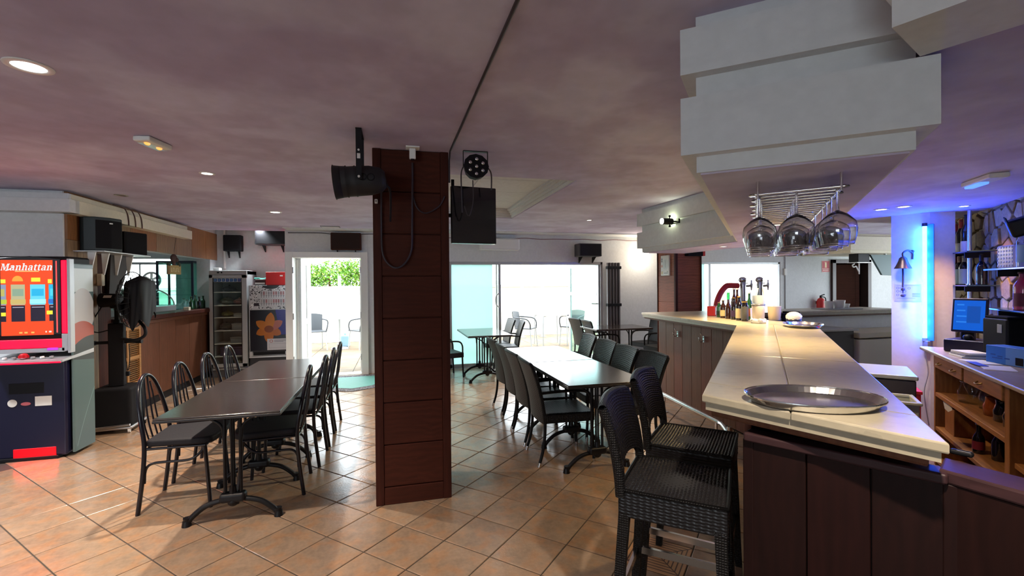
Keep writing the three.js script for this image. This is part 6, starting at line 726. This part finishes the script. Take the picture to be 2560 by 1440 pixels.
// ---- cigarette machine with flower panel
{
  const X = u => onZ(u, 800, ZF).x, Y = v => onZ(665, v, ZF).y; const x0 = X(621), x1 = x0 + 0.61, yt = Y(713), w = x1 - x0, h = w / 2;
  const t = thing('cigarette_machine', 'cigarette vending machine with a black-and-white top and an orange flower panel', 'vending machine', [(x0 + x1) / 2, 0, ZF - 0.04]);
  obj('cabinet', rspan(-h, h, 0.02, yt, 0, -0.5, 0.008), std(RGB(0.03, 0.03, 0.035), 0.5), t); obj('feet', [rspan(-h + 0.03, -h + 0.1, 0, 0.02, -0.03, -0.4), rspan(h - 0.1, h - 0.03, 0, 0.02, -0.03, -0.4)], M.black, t); obj('trim', [rspan(-h, -h + 0.012, 0.3, yt, 0.012, -0.02, 0.002), rspan(h - 0.012, h, 0.3, yt, 0.012, -0.02, 0.002), rspan(-h, h, Y(774) - 0.006, Y(774) + 0.006, 0.012, -0.02, 0.002)], M.alu, t);
  const r = rngOf(19); const top = canvas(512, 448, (g, W, H) => { g.fillStyle = '#c9cbcf'; g.fillRect(0, 0, W, H); for (let i = 0; i < 300; i++) { const x = r() * W, y = r() * H; if (x > 140 && x < 480 && y > 100 && y < 400) continue; g.fillStyle = r() < 0.65 ? '#1d1f26' : '#f2f2f2'; g.beginPath(); g.ellipse(x, y, 5 + r() * 12, 3 + r() * 6, r() * 6, 0, 7); g.fill(); } for (let k = 0; k < 2; k++) { g.fillStyle = '#d5d6da'; g.fillRect(138, 108 + k * 150, 340, 130); for (let i = 0; i < 10; i++) { g.fillStyle = ['#a9787c', '#8f8f96', '#9b6a70', '#b0a9ac'][Math.floor(r() * 4)]; g.fillRect(144 + i * 33, 112 + k * 150, 24, 66); g.fillStyle = '#2b2b33'; g.fillRect(146 + i * 33, 186 + k * 150, 22, 10); g.fillStyle = '#8d8f96'; g.fillRect(148 + i * 33, 206 + k * 150, 16, 20); } } g.fillStyle = '#0b0d12'; g.beginPath(); g.ellipse(280, 0, 112, 66, 0, 0, Math.PI); g.fill(); g.fillStyle = '#1c0618'; g.fillRect(52, 330, 70, 56); });
  quad('selection_panel', w - 0.03, yt - Y(774) - 0.012, printed(top, 0.3), t, 0, (yt + Y(774)) / 2, 0.0045);
  const fl = canvas(512, 640, (g, W, H) => { g.fillStyle = '#0b0a1c'; g.fillRect(0, 0, W, H); g.fillStyle = '#16158c'; g.beginPath(); g.moveTo(340, 0); g.lineTo(W, 0); g.lineTo(W, 400); g.lineTo(400, 400); g.fill(); const petal = (a, L, c) => { g.save(); g.translate(250, 300); g.rotate(a); g.fillStyle = c; g.beginPath(); g.moveTo(-34, 10); g.bezierCurveTo(-84, -L * 0.4, -70, -L * 0.8, 0, -L); g.bezierCurveTo(70, -L * 0.8, 84, -L * 0.4, 34, 10); g.fill(); g.restore(); }; petal(2.1, 190, '#b8641e'); petal(3.15, 230, '#bd6a1a'); petal(4.25, 190, '#c2701c'); petal(-0.95, 210, '#c8781e'); petal(1.0, 220, '#b8685a'); petal(0.12, 260, '#cc7c20'); g.fillStyle = '#8a4418'; g.beginPath(); g.ellipse(250, 306, 62, 56, 0, 0, 7); g.fill(); });
  quad('flower_panel', w - 0.03, Y(774) - Y(877) - 0.012, printed(fl, 0.25), t, 0, (Y(774) + Y(877)) / 2, 0.0045);
  const nt = canvas(256, 160, (g, W, H) => { g.fillStyle = '#d6d9e2'; g.fillRect(0, 0, W, H); g.strokeStyle = '#9da2b0'; g.lineWidth = 3; g.strokeRect(24, 70, W - 48, 60); g.fillStyle = '#8f95a6'; g.fillRect(84, 20, 140, 8); g.fillRect(84, 38, 110, 8); g.strokeStyle = '#b05a60'; g.lineWidth = 6; g.beginPath(); g.arc(48, 34, 18, 0, 7); g.stroke(); }); quad('white_notice', 0.33, 0.19, printed(nt), t, h - 0.175, Y(862) - 0.0, 0.0065);
  obj('dispensing_tray', [rspan(-h + 0.05, h - 0.05, Y(889), Y(880), 0.02, 0.0, 0.003), rspan(-h, h, Y(894), Y(890), 0.03, 0.0, 0.003), rspan(-h, -h + 0.05, Y(890), Y(878), 0.02, 0, 0.003), rspan(h - 0.05, h, Y(890), Y(878), 0.02, 0, 0.003)], M.alu, t); obj('tray_slot', rspan(-h + 0.06, h - 0.06, Y(888), Y(880), 0.022, 0.01, 0.002), M.black, t);
  const rb = thing('red_box', 'bright red carton on top of the cigarette machine', 'box', [(X(663) + X(712)) / 2, yt, ZF - 0.2]); obj('carton', rbox(X(712) - X(663), Y(680) - yt, 0.26, 0.004, 0, (Y(680) - yt) / 2, 0), std(RGB(0.62, 0.012, 0.012), 0.45), rb); obj('sticker', rbox(0.045, 0.022, 0.002, 0.0005, 0.09, (Y(680) - yt) * 0.72, 0.1312), M.paper, rb);
  const gb = thing('cloth_basket', 'small dark basket with a green cloth beside the red carton', 'basket', [X(648), yt, ZF - 0.16]); obj('basket', rbox(0.16, 0.1, 0.14, 0.01, 0, 0.05, 0, 0, 0, 0, 2), std(RGB(0.06, 0.03, 0.03), 0.7), gb); obj('white_band', rbox(0.15, 0.03, 0.004, 0.001, -0.005, 0.03, 0.071), M.paper, gb); obj('green_cloth', [tube([[-0.1, 0.11, 0.03], [-0.04, 0.115, 0.02], [0.02, 0.10, 0.02], [0.1, 0.12, 0.0]], 0.016, 20, 8), ball(0.05, 0, 0.1, -0.01, 1.6, 0.4, 1)], std(RGB(0.03, 0.33, 0.22), 0.8), gb);
}
// ---- kitchen seen through the pass-through
{
  const lx = LEFTX - 0.1;
  const g = thing('curved_display_case', 'curved glass tapas display case on the pass-through counter', 'display case', [LEFTX - 0.55, 1.145, -7.35]);
  obj('base', rspan(-0.3, 0.28, -0.02, 0.07, -0.85, 0.75, 0.008), M.alu, g); const cr = []; const prof = Array.from({ length: 13 }, (_, i) => { const a = i / 12 * PI / 2; return [-0.24 + 0.5 * Math.sin(a) * 1.0, 0.07 + 0.29 * Math.cos(a)]; }); obj('curved_glass', (() => { const s = [...prof, ...prof.slice().reverse().map(p => [p[0] - 0.006, p[1] - 0.004])]; return ext(s, 1.56).translate(0, 0, -0.05); })(), M.greenGlass, g); obj('inner_shelf', rspan(-0.25, 0.12, 0.2, 0.206, -0.8, 0.7), M.greenGlass, g); for (const z of [-0.83, 0.73]) obj('end_frame', tube(prof.map(p => [p[0], p[1], z]), 0.009, 24, 6), M.grey, g); obj('back_doors', rspan(-0.27, -0.25, 0.07, 0.34, -0.82, 0.72, 0.002), M.white, g);
  obj('feet', [rspan(-0.28, -0.22, -0.06, -0.02, -0.8, -0.7), rspan(-0.28, -0.22, -0.06, -0.02, 0.6, 0.7)], M.black, g);
  struct('counter_kitchen', span(-4.0, LEFTX - 0.21, 0, 1.085, -5.5, -9.2), M.grey);
  const c = thing('glass_cabinet', 'tall black-framed glass display cabinet beside the pass-through end', 'display cabinet', [-3.52, 1.085, -8.86]); const W = 0.5, D = 0.4, H = 0.84; const fr = []; for (const x of [-W / 2, W / 2]) for (const z of [-D / 2, D / 2]) fr.push(rbox(0.03, H, 0.03, 0.004, x, H / 2, z)); for (const y of [0.015, H - 0.015]) fr.push(rbox(W, 0.03, 0.03, 0.004, 0, y, D / 2), rbox(W, 0.03, 0.03, 0.004, 0, y, -D / 2), rbox(0.03, 0.03, D, 0.004, W / 2, y, 0), rbox(0.03, 0.03, D, 0.004, -W / 2, y, 0)); obj('frame', fr, M.navy, c); for (const [a, b, d, e] of [[0, D / 2, W, 0], [0, -D / 2, W, 0]]) obj('pane', box(d, H - 0.03, 0.004, a, H / 2, b), M.greenGlass, c); for (const s of [-1, 1]) obj('pane', box(0.004, H - 0.03, D, s * W / 2, H / 2, 0), M.greenGlass, c); for (const y of [0.28, 0.55]) obj('shelf', box(W - 0.02, 0.006, D - 0.02, 0, y, 0), M.greenGlass, c);
  const G = 'condiment bottles on the pass-through ledge'; const defs = [[460, 'clear', 'clear oil bottle on the pass-through ledge, nearest the display case', 0.17], [468, 'clear', 'clear squat cruet on the pass-through ledge', 0.15], [478, 'green', 'dark green oil bottle on the pass-through ledge, left of the tallest', 0.2], [488, 'green', 'tallest dark green bottle on the pass-through ledge', 0.22], [498, 'dark', 'dark sauce bottle on the pass-through ledge', 0.19], [508, 'green', 'green bottle on the pass-through ledge, nearest the fridge', 0.2]]; defs.forEach(([u, gl, label, h]) => { const p = onX(u, 776, LEFTX - 0.06); bottle([LEFTX - 0.06, 1.145, p.z], { name: 'condiment_bottle', label, glass: gl, r: 0.032, h, sh: 0.55, neck: 0.013, cap: '#4a4a40', group: G }); });
  const nb = onX(462, 778, LEFTX); one('cream_block', 'small cream cardboard block on the pass-through ledge', 'block', rbox(0.07, 0.05, 0.07, 0.004, LEFTX + 0.03, 1.17, nb.z), M.cream);
  // hanging wooden sign
  const p = onX(435, 690, LEFTX + 0.02), yb = onX(435, 687, LEFTX + 0.02).y; const s = thing('hanging_sign', 'small painted wooden figure sign hanging on strings in the pass-through', 'sign', [LEFTX + 0.02, yb, p.z], PI / 2 - 0.3); const st = canvas(256, 128, (g, w, h) => { g.fillStyle = '#a8914e'; g.fillRect(0, 0, w, h); g.fillStyle = '#8a6a34'; g.fillRect(0, 0, 44, h); g.fillStyle = '#d8cf9c'; for (let i = 0; i < 5; i++) { g.fillRect(62 + i * 34, 36, 8, 56); g.fillRect(62 + i * 34, i % 2 ? 36 : 84, 22, 8); } }); obj('plank', rbox(0.24, 0.13, 0.02, 0.005, 0, 0.07, 0), M.pine, s); quad('painted_face', 0.235, 0.125, printed(st), s, 0, 0.07, 0.0105); obj('figure_head', [ball(0.055, 0, 0.23, 0, 1, 1.15, 0.5), ball(0.03, 0.03, 0.21, 0.02, 1, 1, 0.6), rbox(0.05, 0.08, 0.02, 0.006, 0, 0.16, 0)], std(RGB(0.07, 0.035, 0.03), 0.7), s); obj('figure_hands', [ball(0.03, -0.09, 0.145, 0, 1.2, 0.9, 0.7), ball(0.03, 0.095, 0.145, 0, 0.8, 1.1, 0.7)], std(RGB(0.05, 0.08, 0.05), 0.7), s); obj('strings', [bar([0, 0.28, 0], [-0.05, 1.97 + 0.25 - yb, 0], 0.0025, 5), bar([0, 0.28, 0], [0.05, 1.97 + 0.25 - yb, 0], 0.0025, 5)], M.cable, s);
  const hz = thing('extractor_hood', 'pale round ventilator on the kitchen window', 'ventilator', [-4.13, 1.62, -9.29]); obj('ring', torus(0.13, 0.02, 0, 0, 0, 0, 0, 0, 8, 32), M.white, hz); obj('blades', Array.from({ length: 6 }, (_, i) => mv(rbox(0.04, 0.11, 0.006, 0.002, 0, 0.06, 0, 0.4), 0, 0, 0, 0, 0, i * PI / 3)), M.white, hz);
  const kl = thing('kitchen_tube_lamp', 'white fluorescent tube lamp under the kitchen ceiling', 'lamp', [-4.4, 2.36, -7.3]); obj('tray', rbox(0.16, 0.05, 1.25, 0.01, 0, 0.035, 0), M.white, kl); obj('tube', bar([0, -0.005, -0.6], [0, -0.005, 0.6], 0.018, 12), glow(0.9, 1, 0.96, 3), kl); const ra = new THREE.RectAreaLight(0xe6fff4, 12, 0.06, 1.2); ra.position.set(0, -0.03, 0); ra.rotation.x = -PI / 2; kl.add(ra);
}
// ================================================================ CEILING: LAMPS AND FITTINGS
function downlight(x, y, z, label, o = {}) {
  const t = thing('downlight', label, 'ceiling light', [x, y, z], 0, o.group || 'ceiling downlights'), r = o.r || 0.045;
  obj('ring', lathe([[r * 0.86, 0.004], [r * 0.9, -0.006], [r * 1.25, -0.005], [r * 1.3, 0.002], [r * 0.86, 0.004]], 28), o.off ? M.brushed : M.white, t);
  obj('lens', cyl(r * 0.86, r * 0.86, 0.004, 0, -0.001, 0, 24), o.off ? std(RGB(0.10, 0.05, 0.04), 0.3) : glow(1, 0.95, 0.88, o.glow || 9), t);
  if (!o.off) { const s = new THREE.SpotLight(o.c || 0xffecd8, (o.k || 16) * 0.75, 0, o.a || 1.05, o.p ?? 0.7, 2); s.position.set(0, -0.02, 0); s.target.position.set(0, -2, 0); s.castShadow = true; s.shadow.radius = o.soft || 1.6; t.add(s, s.target); }
  return t;
}
downlight(-1.466, CEIL, -2.339, 'bright round downlight in the mauve ceiling, nearest the slot machine', { r: 0.062, k: 20 });
downlight(-1.475, CEIL, -4.214, 'round downlight between the emergency light and the pass-through, over the spindle chairs', { k: 26 });
downlight(-1.443, CEIL, -6.233, 'round downlight over the aisle to the white terrace door', { r: 0.06, k: 20 });
downlight(-2.643, CEIL, -5.384, 'unlit dark downlight beside the cream beam', { off: true });
downlight(1.242, 2.528, -4.15, 'unlit downlight in the white recessed ceiling field', { off: true });
downlight(1.262, 2.528, -6.0, 'small lit downlight at the far end of the white recessed field', { r: 0.035, k: 10 });
downlight(2.719, CEIL, -6.187, 'small lit downlight in the ceiling before the glass opening', { r: 0.035, k: 12 });
downlight(4.22, BARCEIL, -3.19, 'lit downlight over the bar aisle, of a close pair the one nearer the chest freezer', { r: 0.045, k: 3, c: 0xfff4ea, group: 'pair of downlights by the blue tube' });
downlight(4.26, BARCEIL, -3.03, 'lit downlight over the bar aisle, of a close pair the one nearer the back-bar cabinet', { r: 0.045, k: 3, c: 0xfff4ea, group: 'pair of downlights by the blue tube' });
for (const [x, z, label] of [[3.30, -4.10, 'small lit downlight under the soffit near the beer bottles'], [3.3, -3.42, 'small lit downlight under the soffit above the blender'], [2.42, -2.5, 'small lit downlight under the soffit behind the hanging glasses']]) downlight(x, 1.864, z, label, { r: 0.03, k: 6.5, c: 0xffdca0, group: 'soffit downlights' });
// the rows of downlights run on over and behind the camera
for (const [x, z, i] of [[-1.47, -0.45, 0], [-1.47, 1.45, 1], [0.75, -0.4, 2], [0.75, 1.45, 3], [-3.6, -2.3, 4], [-3.6, -0.45, 5], [-3.9, -4.25, 6]]) downlight(x, CEIL, z, ['round downlight in the ceiling row, first past the bright one', 'round downlight at the back end of the ceiling row', 'round downlight in the ceiling beside the bar end', 'round downlight in the ceiling behind the bar end', 'round downlight over the floor before the slot machine', 'round downlight at the back left of the slot machine', 'round downlight over the white wall behind the slot machine'][i], { k: i === 4 ? 30 : 20, c: i === 6 ? 0xf2f8ff : undefined });
{ const c = Math.cos(BB.turn), s = Math.sin(BB.turn), x = -0.25, z = -0.32; downlight(BB.x + c * x + s * z, BARCEIL, BB.z - s * x + c * z, 'warm lit downlight over the bottle shelves', { r: 0.035, k: 5, c: 0xffb860, a: 0.8, group: 'bar downlights' }); }
// alcove lamp
downlight(-2.28, 2.55, -8.72, 'lit downlight over the cigarette machine, washing the white wall', { r: 0.045, k: 22, c: 0xf4fbff, a: 0.95 });
// ---- emergency lights
function emergency(label, p, q, y, glowMat, extra) { const dx = q.x - p.x, dz = q.z - p.z, l = Math.hypot(dx, dz); const t = thing('emergency_light', label, 'emergency light', [(p.x + q.x) / 2, y, (p.z + q.z) / 2], Math.atan2(-dz, dx), 'ceiling emergency lights'); obj('housing', rbox(l, 0.03, 0.1, 0.008, 0, -0.016, 0, 0, 0, 0, 2), M.white, t); extra(t, l); return t; }
emergency('slim emergency light with two orange lamps on the mauve ceiling', onY(352, 338, CEIL), onY(412, 364, CEIL), CEIL, null, (t, l) => { obj('lens', rbox(l * 0.9, 0.014, 0.075, 0.005, 0, -0.034, 0), M.glass, t); for (const s of [-0.25, 0.25]) obj('orange_lamp', ball(0.014, s * l, -0.034, 0, 1.4, 0.7, 1), glow(1, 0.35, 0.06, 1.6), t); });
emergency('slim emergency light with a blue glowing tube over the bar aisle', onY(2425, 456, BARCEIL), onY(2500, 430, BARCEIL), BARCEIL, null, (t, l) => { obj('lens', rbox(l * 0.55, 0.02, 0.05, 0.006, -l * 0.2, -0.036, 0.01), glow(0.12, 0.3, 1, 1.1), t); });
// ---- blue tube on the white pillar
{
  const t = thing('blue_tube_light', 'upright glowing blue fluorescent tube on the white pillar', 'tube light', [4.845, 0.92, -3.262]); obj('tube', bar([0, 0.02, 0], [0, 1.08, 0], 0.017, 16), glow(0.12, 0.62, 1.0, 5.5), t); obj('reflector', rbox(0.03, 1.1, 0.05, 0.004, 0.03, 0.55, 0.03, 0.5), std(RGB(0.05, 0.35, 0.8), 0.4), t); obj('top_cap', cyl(0.022, 0.02, 0.03, 0, 1.095, 0), M.navy, t); obj('bottom_socket', [rbox(0.05, 0.09, 0.05, 0.006, 0.01, -0.045, 0.01), cyl(0.02, 0.02, 0.03, 0, 0.01, 0)], M.grey, t); obj('cord', tube([[0.0, -0.09, 0.0], [0.01, -0.3, 0.02], [-0.01, -0.5, 0.0], [0.02, -0.8, 0.02]], 0.004, 24, 6), M.grey, t);
  for (let i = 0; i < 10; i++) { const y = 0.07 + i * 0.106, p = new THREE.PointLight(0x1a50ff, 0.36, 0, 2); p.position.set(-0.03, y, 0.01); p.castShadow = true; p.shadow.radius = 2; t.add(p); }
  const f = V(4.758, 0, -3.5), e = V(0.129, 0, 0.256).normalize(), n = V(-e.z, 0, e.x); const P = (s, o) => [f.x + e.x * s + n.x * o, f.z + e.z * s + n.z * o]; const turn = Math.atan2(-e.z, e.x) ;
  const b0 = P(0.1, 0.075), b = thing('ship_bell', 'dark brass ship bell with a rope on the white pillar', 'bell', [b0[0], 1.605, b0[1]]); const brass = std(RGB(0.10, 0.07, 0.06), 0.35, 0.7); obj('bell', lathe([[0.07, 0.0], [0.066, 0.006], [0.05, 0.04], [0.036, 0.075], [0.03, 0.10], [0.015, 0.115], [0, 0.118], [0, 0.112], [0.03, 0.09], [0.046, 0.036], [0.062, 0.002], [0.07, 0.0]], 28), brass, b); const w = P(0.16, 0.004); obj('bracket', [tube([[0, 0.118, 0], [0.0, 0.15, 0.0], [(w[0] - b0[0]) * 0.5, 0.175, (w[1] - b0[1]) * 0.5], [w[0] - b0[0], 0.15, w[1] - b0[1]], [w[0] - b0[0], 0.09, w[1] - b0[1]]], 0.008, 24, 8), ball(0.014, w[0] - b0[0], 0.165, w[1] - b0[1])], brass, b); obj('rope', [tube([[0, 0.01, 0], [0.002, -0.1, 0], [-0.002, -0.18, 0]], 0.008, 16, 8), ball(0.016, 0, -0.2, 0), tube([[0, -0.2, 0], [0, -0.24, 0]], 0.005, 6, 6), ball(0.02, 0, -0.26, 0, 1, 0.7, 1)], std(RGB(0.05, 0.04, 0.09), 0.8), b);
  const s0 = P(0.125, 0.002); const nt = canvas(256, 224, (g, W, H) => { g.fillStyle = '#b4b6be'; g.fillRect(0, 0, W, H); g.strokeStyle = '#6a6e7c'; g.lineWidth = 5; for (const [x, y] of [[30, 50], [64, 50], [30, 92], [64, 92], [98, 92], [30, 140], [98, 140], [140, 52]]) { g.beginPath(); g.arc(x, y, 12, 0, 7); g.stroke(); } g.fillStyle = '#6f7484'; for (let i = 0; i < 3; i++) g.fillRect(170, 118 + i * 18, 76, 7); g.fillRect(20, 180, 180, 4); g.fillRect(20, 16, 220, 4); }); const an = thing('allergen_notice', 'pale printed notice with rows of small circles behind the bell rope', 'notice', [s0[0], 1.37, s0[1]], Math.atan2(n.x, n.z)); obj('sheet', rbox(0.2, 0.17, 0.002, 0.0005, 0, 0, 0), M.paper, an); quad('print', 0.198, 0.168, printed(nt), an, 0, 0, 0.0015);
}
// ---- spot fixed to the soffit side
{
  const p = V(2.965, 2.165, -4.47); const t = thing('soffit_spotlight', 'small black spotlight with a bright lens on the side of the soffit', 'spotlight', [p.x, p.y, p.z]); obj('base_plate', rbox(0.02, 0.05, 0.12, 0.004, 0.03, 0, 0), M.black, t); obj('arm', [bar([0.03, 0, 0], [-0.05, 0, 0.0], 0.008), bar([-0.05, 0.05, 0], [-0.05, -0.05, 0], 0.006), cyl(0.012, 0.012, 0.02, -0.05, 0.055, 0), cyl(0.012, 0.012, 0.02, -0.05, -0.055, 0)], M.black, t); obj('can', cyl(0.036, 0.034, 0.12, -0.07, 0, -0.02, 20, 0, 0, PI / 2), M.black, t); obj('lens', cyl(0.032, 0.032, 0.012, -0.133, 0, -0.02, 20, 0, 0, PI / 2), glow(1, 0.98, 0.86, 10), t);
  const s = new THREE.SpotLight(0xfff2d0, 22, 0, 0.62, 0.6, 2); s.position.set(-0.145, 0, -0.02); s.target.position.set(-3, -1.6, -0.6); s.castShadow = true; s.shadow.radius = 1.5; t.add(s, s.target); const g = new THREE.PointLight(0xf4ffd0, 0.12, 0, 2); g.position.set(0.0, 0.02, -0.05); g.castShadow = true; t.add(g);
}
// ---- stage lights, television and cables at the column
{
  const t = thing('par_can', 'large black stage par-can lamp hanging from the ceiling beside the column', 'stage light', [-0.205, CEIL, -2.93]);
  obj('yoke', [rbox(0.035, 0.006, 0.22, 0.002, 0, -0.003, 0), rbox(0.032, 0.30, 0.004, 0.001, 0, -0.15, 0.108), rbox(0.032, 0.30, 0.004, 0.001, 0, -0.15, -0.108)], M.black, t); obj('yoke_labels', [rbox(0.018, 0.03, 0.002, 0.0005, 0, -0.165, 0.1115), cyl(0.006, 0.006, 0.006, 0, -0.13, 0.112, 10, PI / 2), cyl(0.007, 0.007, 0.01, 0, -0.285, 0.113, 10, PI / 2)], M.paper, t);
  const can = lathe([[0.0, -0.17], [0.05, -0.168], [0.075, -0.14], [0.088, -0.08], [0.09, 0.0], [0.094, 0.005], [0.09, 0.012], [0.09, 0.05], [0.096, 0.056], [0.092, 0.062], [0.096, 0.12], [0.104, 0.128], [0.1, 0.13], [0.09, 0.06], [0.0, 0.055]], 36); can.rotateZ(PI / 2 + 0.10).translate(-0.02, -0.29, 0); obj('can', can, std(RGB(0.012, 0.012, 0.014), 0.6, 0, { side: THREE.DoubleSide }), t); obj('vents', [0.03, 0.06].map((d, i) => torus(0.02, 0.003, 0.02 + i * 0.045, -0.28, 0.089, 0, 0, 0, 6, 16)), M.matte, t); obj('lamp_cable', tube([[0.14, -0.30, 0], [0.17, -0.32, -0.05], [0.175, -0.4, -0.12], [0.17, -0.5, -0.2]], 0.007, 20, 6), M.black, t);
  const l = thing('led_par', 'small round black led par lamp with seven lenses above the television', 'stage light', [0.54, CEIL, -3.15]); obj('bracket', [rbox(0.17, 0.005, 0.03, 0.002, 0, -0.003, 0), rbox(0.004, 0.11, 0.02, 0.001, -0.085, -0.055, 0), rbox(0.004, 0.11, 0.02, 0.001, 0.085, -0.055, 0)], M.black, l); const body = N(new THREE.CylinderGeometry(0.088, 0.075, 0.07, 12)).rotateX(PI / 2 - 0.15).translate(0, -0.115, 0); obj('body', body, M.black, l); const lens = []; for (let i = 0; i < 7; i++) { const a = i * PI / 3 + 0.5, r = i === 6 ? 0 : 0.05; lens.push(ball(0.012, r * Math.cos(a), -0.115 + r * Math.sin(a) , 0.038 + 0.008, 1, 1, 0.5, 12, 8)); } obj('lenses', lens, M.steel, l); obj('cables', [tube([[-0.08, -0.1, 0], [-0.1, -0.16, 0], [-0.095, -0.3, -0.02], [-0.09, -0.42, -0.04]], 0.005, 24, 6), tube([[0.08, -0.1, 0], [0.11, -0.15, 0], [0.115, -0.26, -0.02]], 0.005, 20, 6), tube([[-0.02, -0.2, 0], [-0.02, -0.35, 0.0], [-0.05, -0.45, 0], [-0.08, -0.38, 0]], 0.004, 24, 6)], M.cable, l);
  const tv = thing('television', 'black flat television fixed to the side of the wooden column', 'television', [0.53, 0, -3.44]); obj('panel', rbox(0.335, 0.41, 0.035, 0.006, 0.02, 1.99, 0.13, 0.12, 0, 0, 2), M.gloss, tv); obj('back_box', rbox(0.2, 0.26, 0.05, 0.01, -0.02, 1.98, 0.09, 0.12), M.black, tv); obj('wall_arm', [bar([-0.17, 2.0, 0.03], [0.0, 2.0, 0.07], 0.015), rbox(0.02, 0.2, 0.08, 0.003, -0.162, 2.0, 0.02), rbox(0.022, 0.05, 0.012, 0.002, -0.13, 2.22, 0.13)], M.black, tv);
  const z = -3.198; const cb = thing('column_cable', 'dark cable drooping in a loop down the front of the wooden column', 'cable'); obj('loop', tube([[0.115, 2.32, z], [0.112, 2.1, z + 0.008], [0.108, 1.9, z + 0.004], [0.1, 1.72, z + 0.006], [0.04, 1.62, z + 0.01], [-0.03, 1.615, z + 0.008], [-0.085, 1.70, z + 0.006], [-0.092, 1.9, z + 0.002], [-0.09, 2.1, z + 0.004], [-0.085, 2.25, z + 0.02], [-0.05, 2.14, z + 0.04]], 0.007, 90, 7), M.cable, cb); obj('branch', tube([[0.11, 2.12, z + 0.002], [0.14, 2.02, z + 0.004], [0.2, 1.98, z + 0.003], [0.29, 2.03, z + 0.001], [0.33, 2.1, z + 0.001]], 0.005, 40, 6), M.cable, cb);
  const sm = thing('motion_sensor', 'white sensor box on the ceiling at the top of the wooden column', 'sensor', [0.115, CEIL, -3.15]); obj('plate', rbox(0.09, 0.008, 0.08, 0.002, 0, -0.004, 0), M.white, sm); obj('housing', rbox(0.042, 0.07, 0.03, 0.006, 0, -0.042, -0.005), M.white, sm); obj('eye', cyl(0.012, 0.012, 0.006, 0, -0.08, -0.005), M.black, sm);
  const hk = thing('cable_clip', 'small white clip on the wooden column below the par-can', 'clip', [-0.125, 2.05, -3.2]); obj('body', rbox(0.02, 0.03, 0.016, 0.004, 0, 0, 0), M.white, hk); obj('screw', cyl(0.004, 0.004, 0.006, 0, 0, 0.009, 8, PI / 2), M.steel, hk);
  one('ceiling_cable', 'straight dark cable running along the ceiling to the wooden column', 'cable', tube([[0.40, CEIL - 0.004, 1.2], [0.39, CEIL - 0.004, -1.45], [0.368, CEIL - 0.004, -3.19], [0.366, 2.36, -3.215], [0.366, 2.2, -3.215]], 0.007, 60, 6, false, 0.05), M.cable);
  // grille on the ceiling before the terrace door
  const v = thing('ceiling_vent', 'small pale ceiling vent before the white terrace door', 'vent', [onY(826, 566, CEIL).x, CEIL, onY(826, 566, CEIL).z]); obj('frame', rbox(0.28, 0.012, 0.14, 0.003, 0, -0.006, 0), M.grey, v); for (let i = 0; i < 4; i++) obj('slat', rbox(0.25, 0.006, 0.016, 0.001, 0, -0.014, -0.045 + i * 0.03, 0, 0.5), M.white, v);
}
// ---- glass rack with hanging balloon glasses
{
  const a = V(1.318, 1.81, -1.448), u = V(0.179, 0, 0.198).normalize(), d = V(0.67, 0, -0.742).normalize(); const P = (s, q, y) => [a.x + u.x * s + d.x * q, y, a.z + u.z * s + d.z * q];
  const r = thing('glass_rack', 'chrome wire rack fixed under the soffit for hanging glasses', 'glass rack'); const L = 0.95, W = 0.255; const bars = [];
  for (let i = 0; i <= 14; i++) { const q = i * L / 14; bars.push(bar(P(-0.01, q, 1.815), P(W + 0.01, q, 1.815), 0.004, 6)); }
  obj('cross_wires', bars, M.steel, r); obj('side_rails', [bar(P(0, 0, 1.808), P(0, L, 1.808), 0.005, 6), bar(P(W, 0, 1.808), P(W, L, 1.808), 0.005, 6)], M.steel, r); obj('hangers', [[0, 0], [W, 0], [0, L], [W, L], [0, L / 2], [W, L / 2]].map(([s, q]) => bar(P(s, q, 1.865), P(s, q, 1.80), 0.005, 6)), M.steel, r);
  const prof = [[0.036, 0], [0.037, -0.003], [0.02, -0.006], [0.005, -0.014], [0.0042, -0.06], [0.006, -0.085], [0.03, -0.1], [0.052, -0.125], [0.0565, -0.15], [0.054, -0.175], [0.047, -0.205], [0.0462, -0.205], [0.0530, -0.175], [0.0553, -0.15], [0.051, -0.127], [0.028, -0.1025], [0.003, -0.092], [0, -0.0915]];
  const bowl = lathe([...prof.slice(5), [0, -0.085], [0.006, -0.085]].reverse().map(p => [p[0] * 1.06, p[1]]), 40), stem = lathe([[0.0, -0.0855], [0.0062, -0.0855], [0.0042, -0.06], [0.005, -0.012], [0.0, -0.004]], 20), foot = lathe([[0, -0.004], [0.037, -0.003], [0.036, 0.001], [0, 0.001]], 24);
  const t0 = thing('balloon_glass', '', 'glass', [0, 0, 0]); obj('bowl', bowl, phys(RGB(0.99, 0.99, 1.0), 0.0, { transmission: 1, thickness: 0.001, ior: 1.5 }), t0); obj('rim', torus(0.0495, 0.0011, 0, -0.205, 0, PI / 2, 0, 0, 6, 36), M.steel, t0); obj('stem', stem, phys(RGB(0.97, 0.98, 1.0), 0.0, { transmission: 1, thickness: 0.003, ior: 1.5 }), t0); obj('foot', foot, phys(RGB(0.97, 0.98, 1.0), 0.0, { transmission: 1, thickness: 0.003, ior: 1.5 }), t0);
  let k = 0; const rr = rngOf(8); const put = (s, q) => { const p = P(s, q, 1.824); const label = 'clear balloon glass hanging upside down from the wire rack'; if (k === 0) { t0.position.set(...p); t0.userData.label = label; t0.userData.group = 'hanging balloon glasses'; } else dup(t0, p, rr() * 6, label, 'hanging balloon glasses'); k++; };
  for (let i = 0; i < 6; i++) { const q = 0.06 + i * 0.135; put(0.005 + 0.008 * (i % 2), q); put(0.127, q + 0.03 * (i % 2)); if (i !== 4) put(0.25, q - 0.006); }
}
renderer.render(scene, camera);
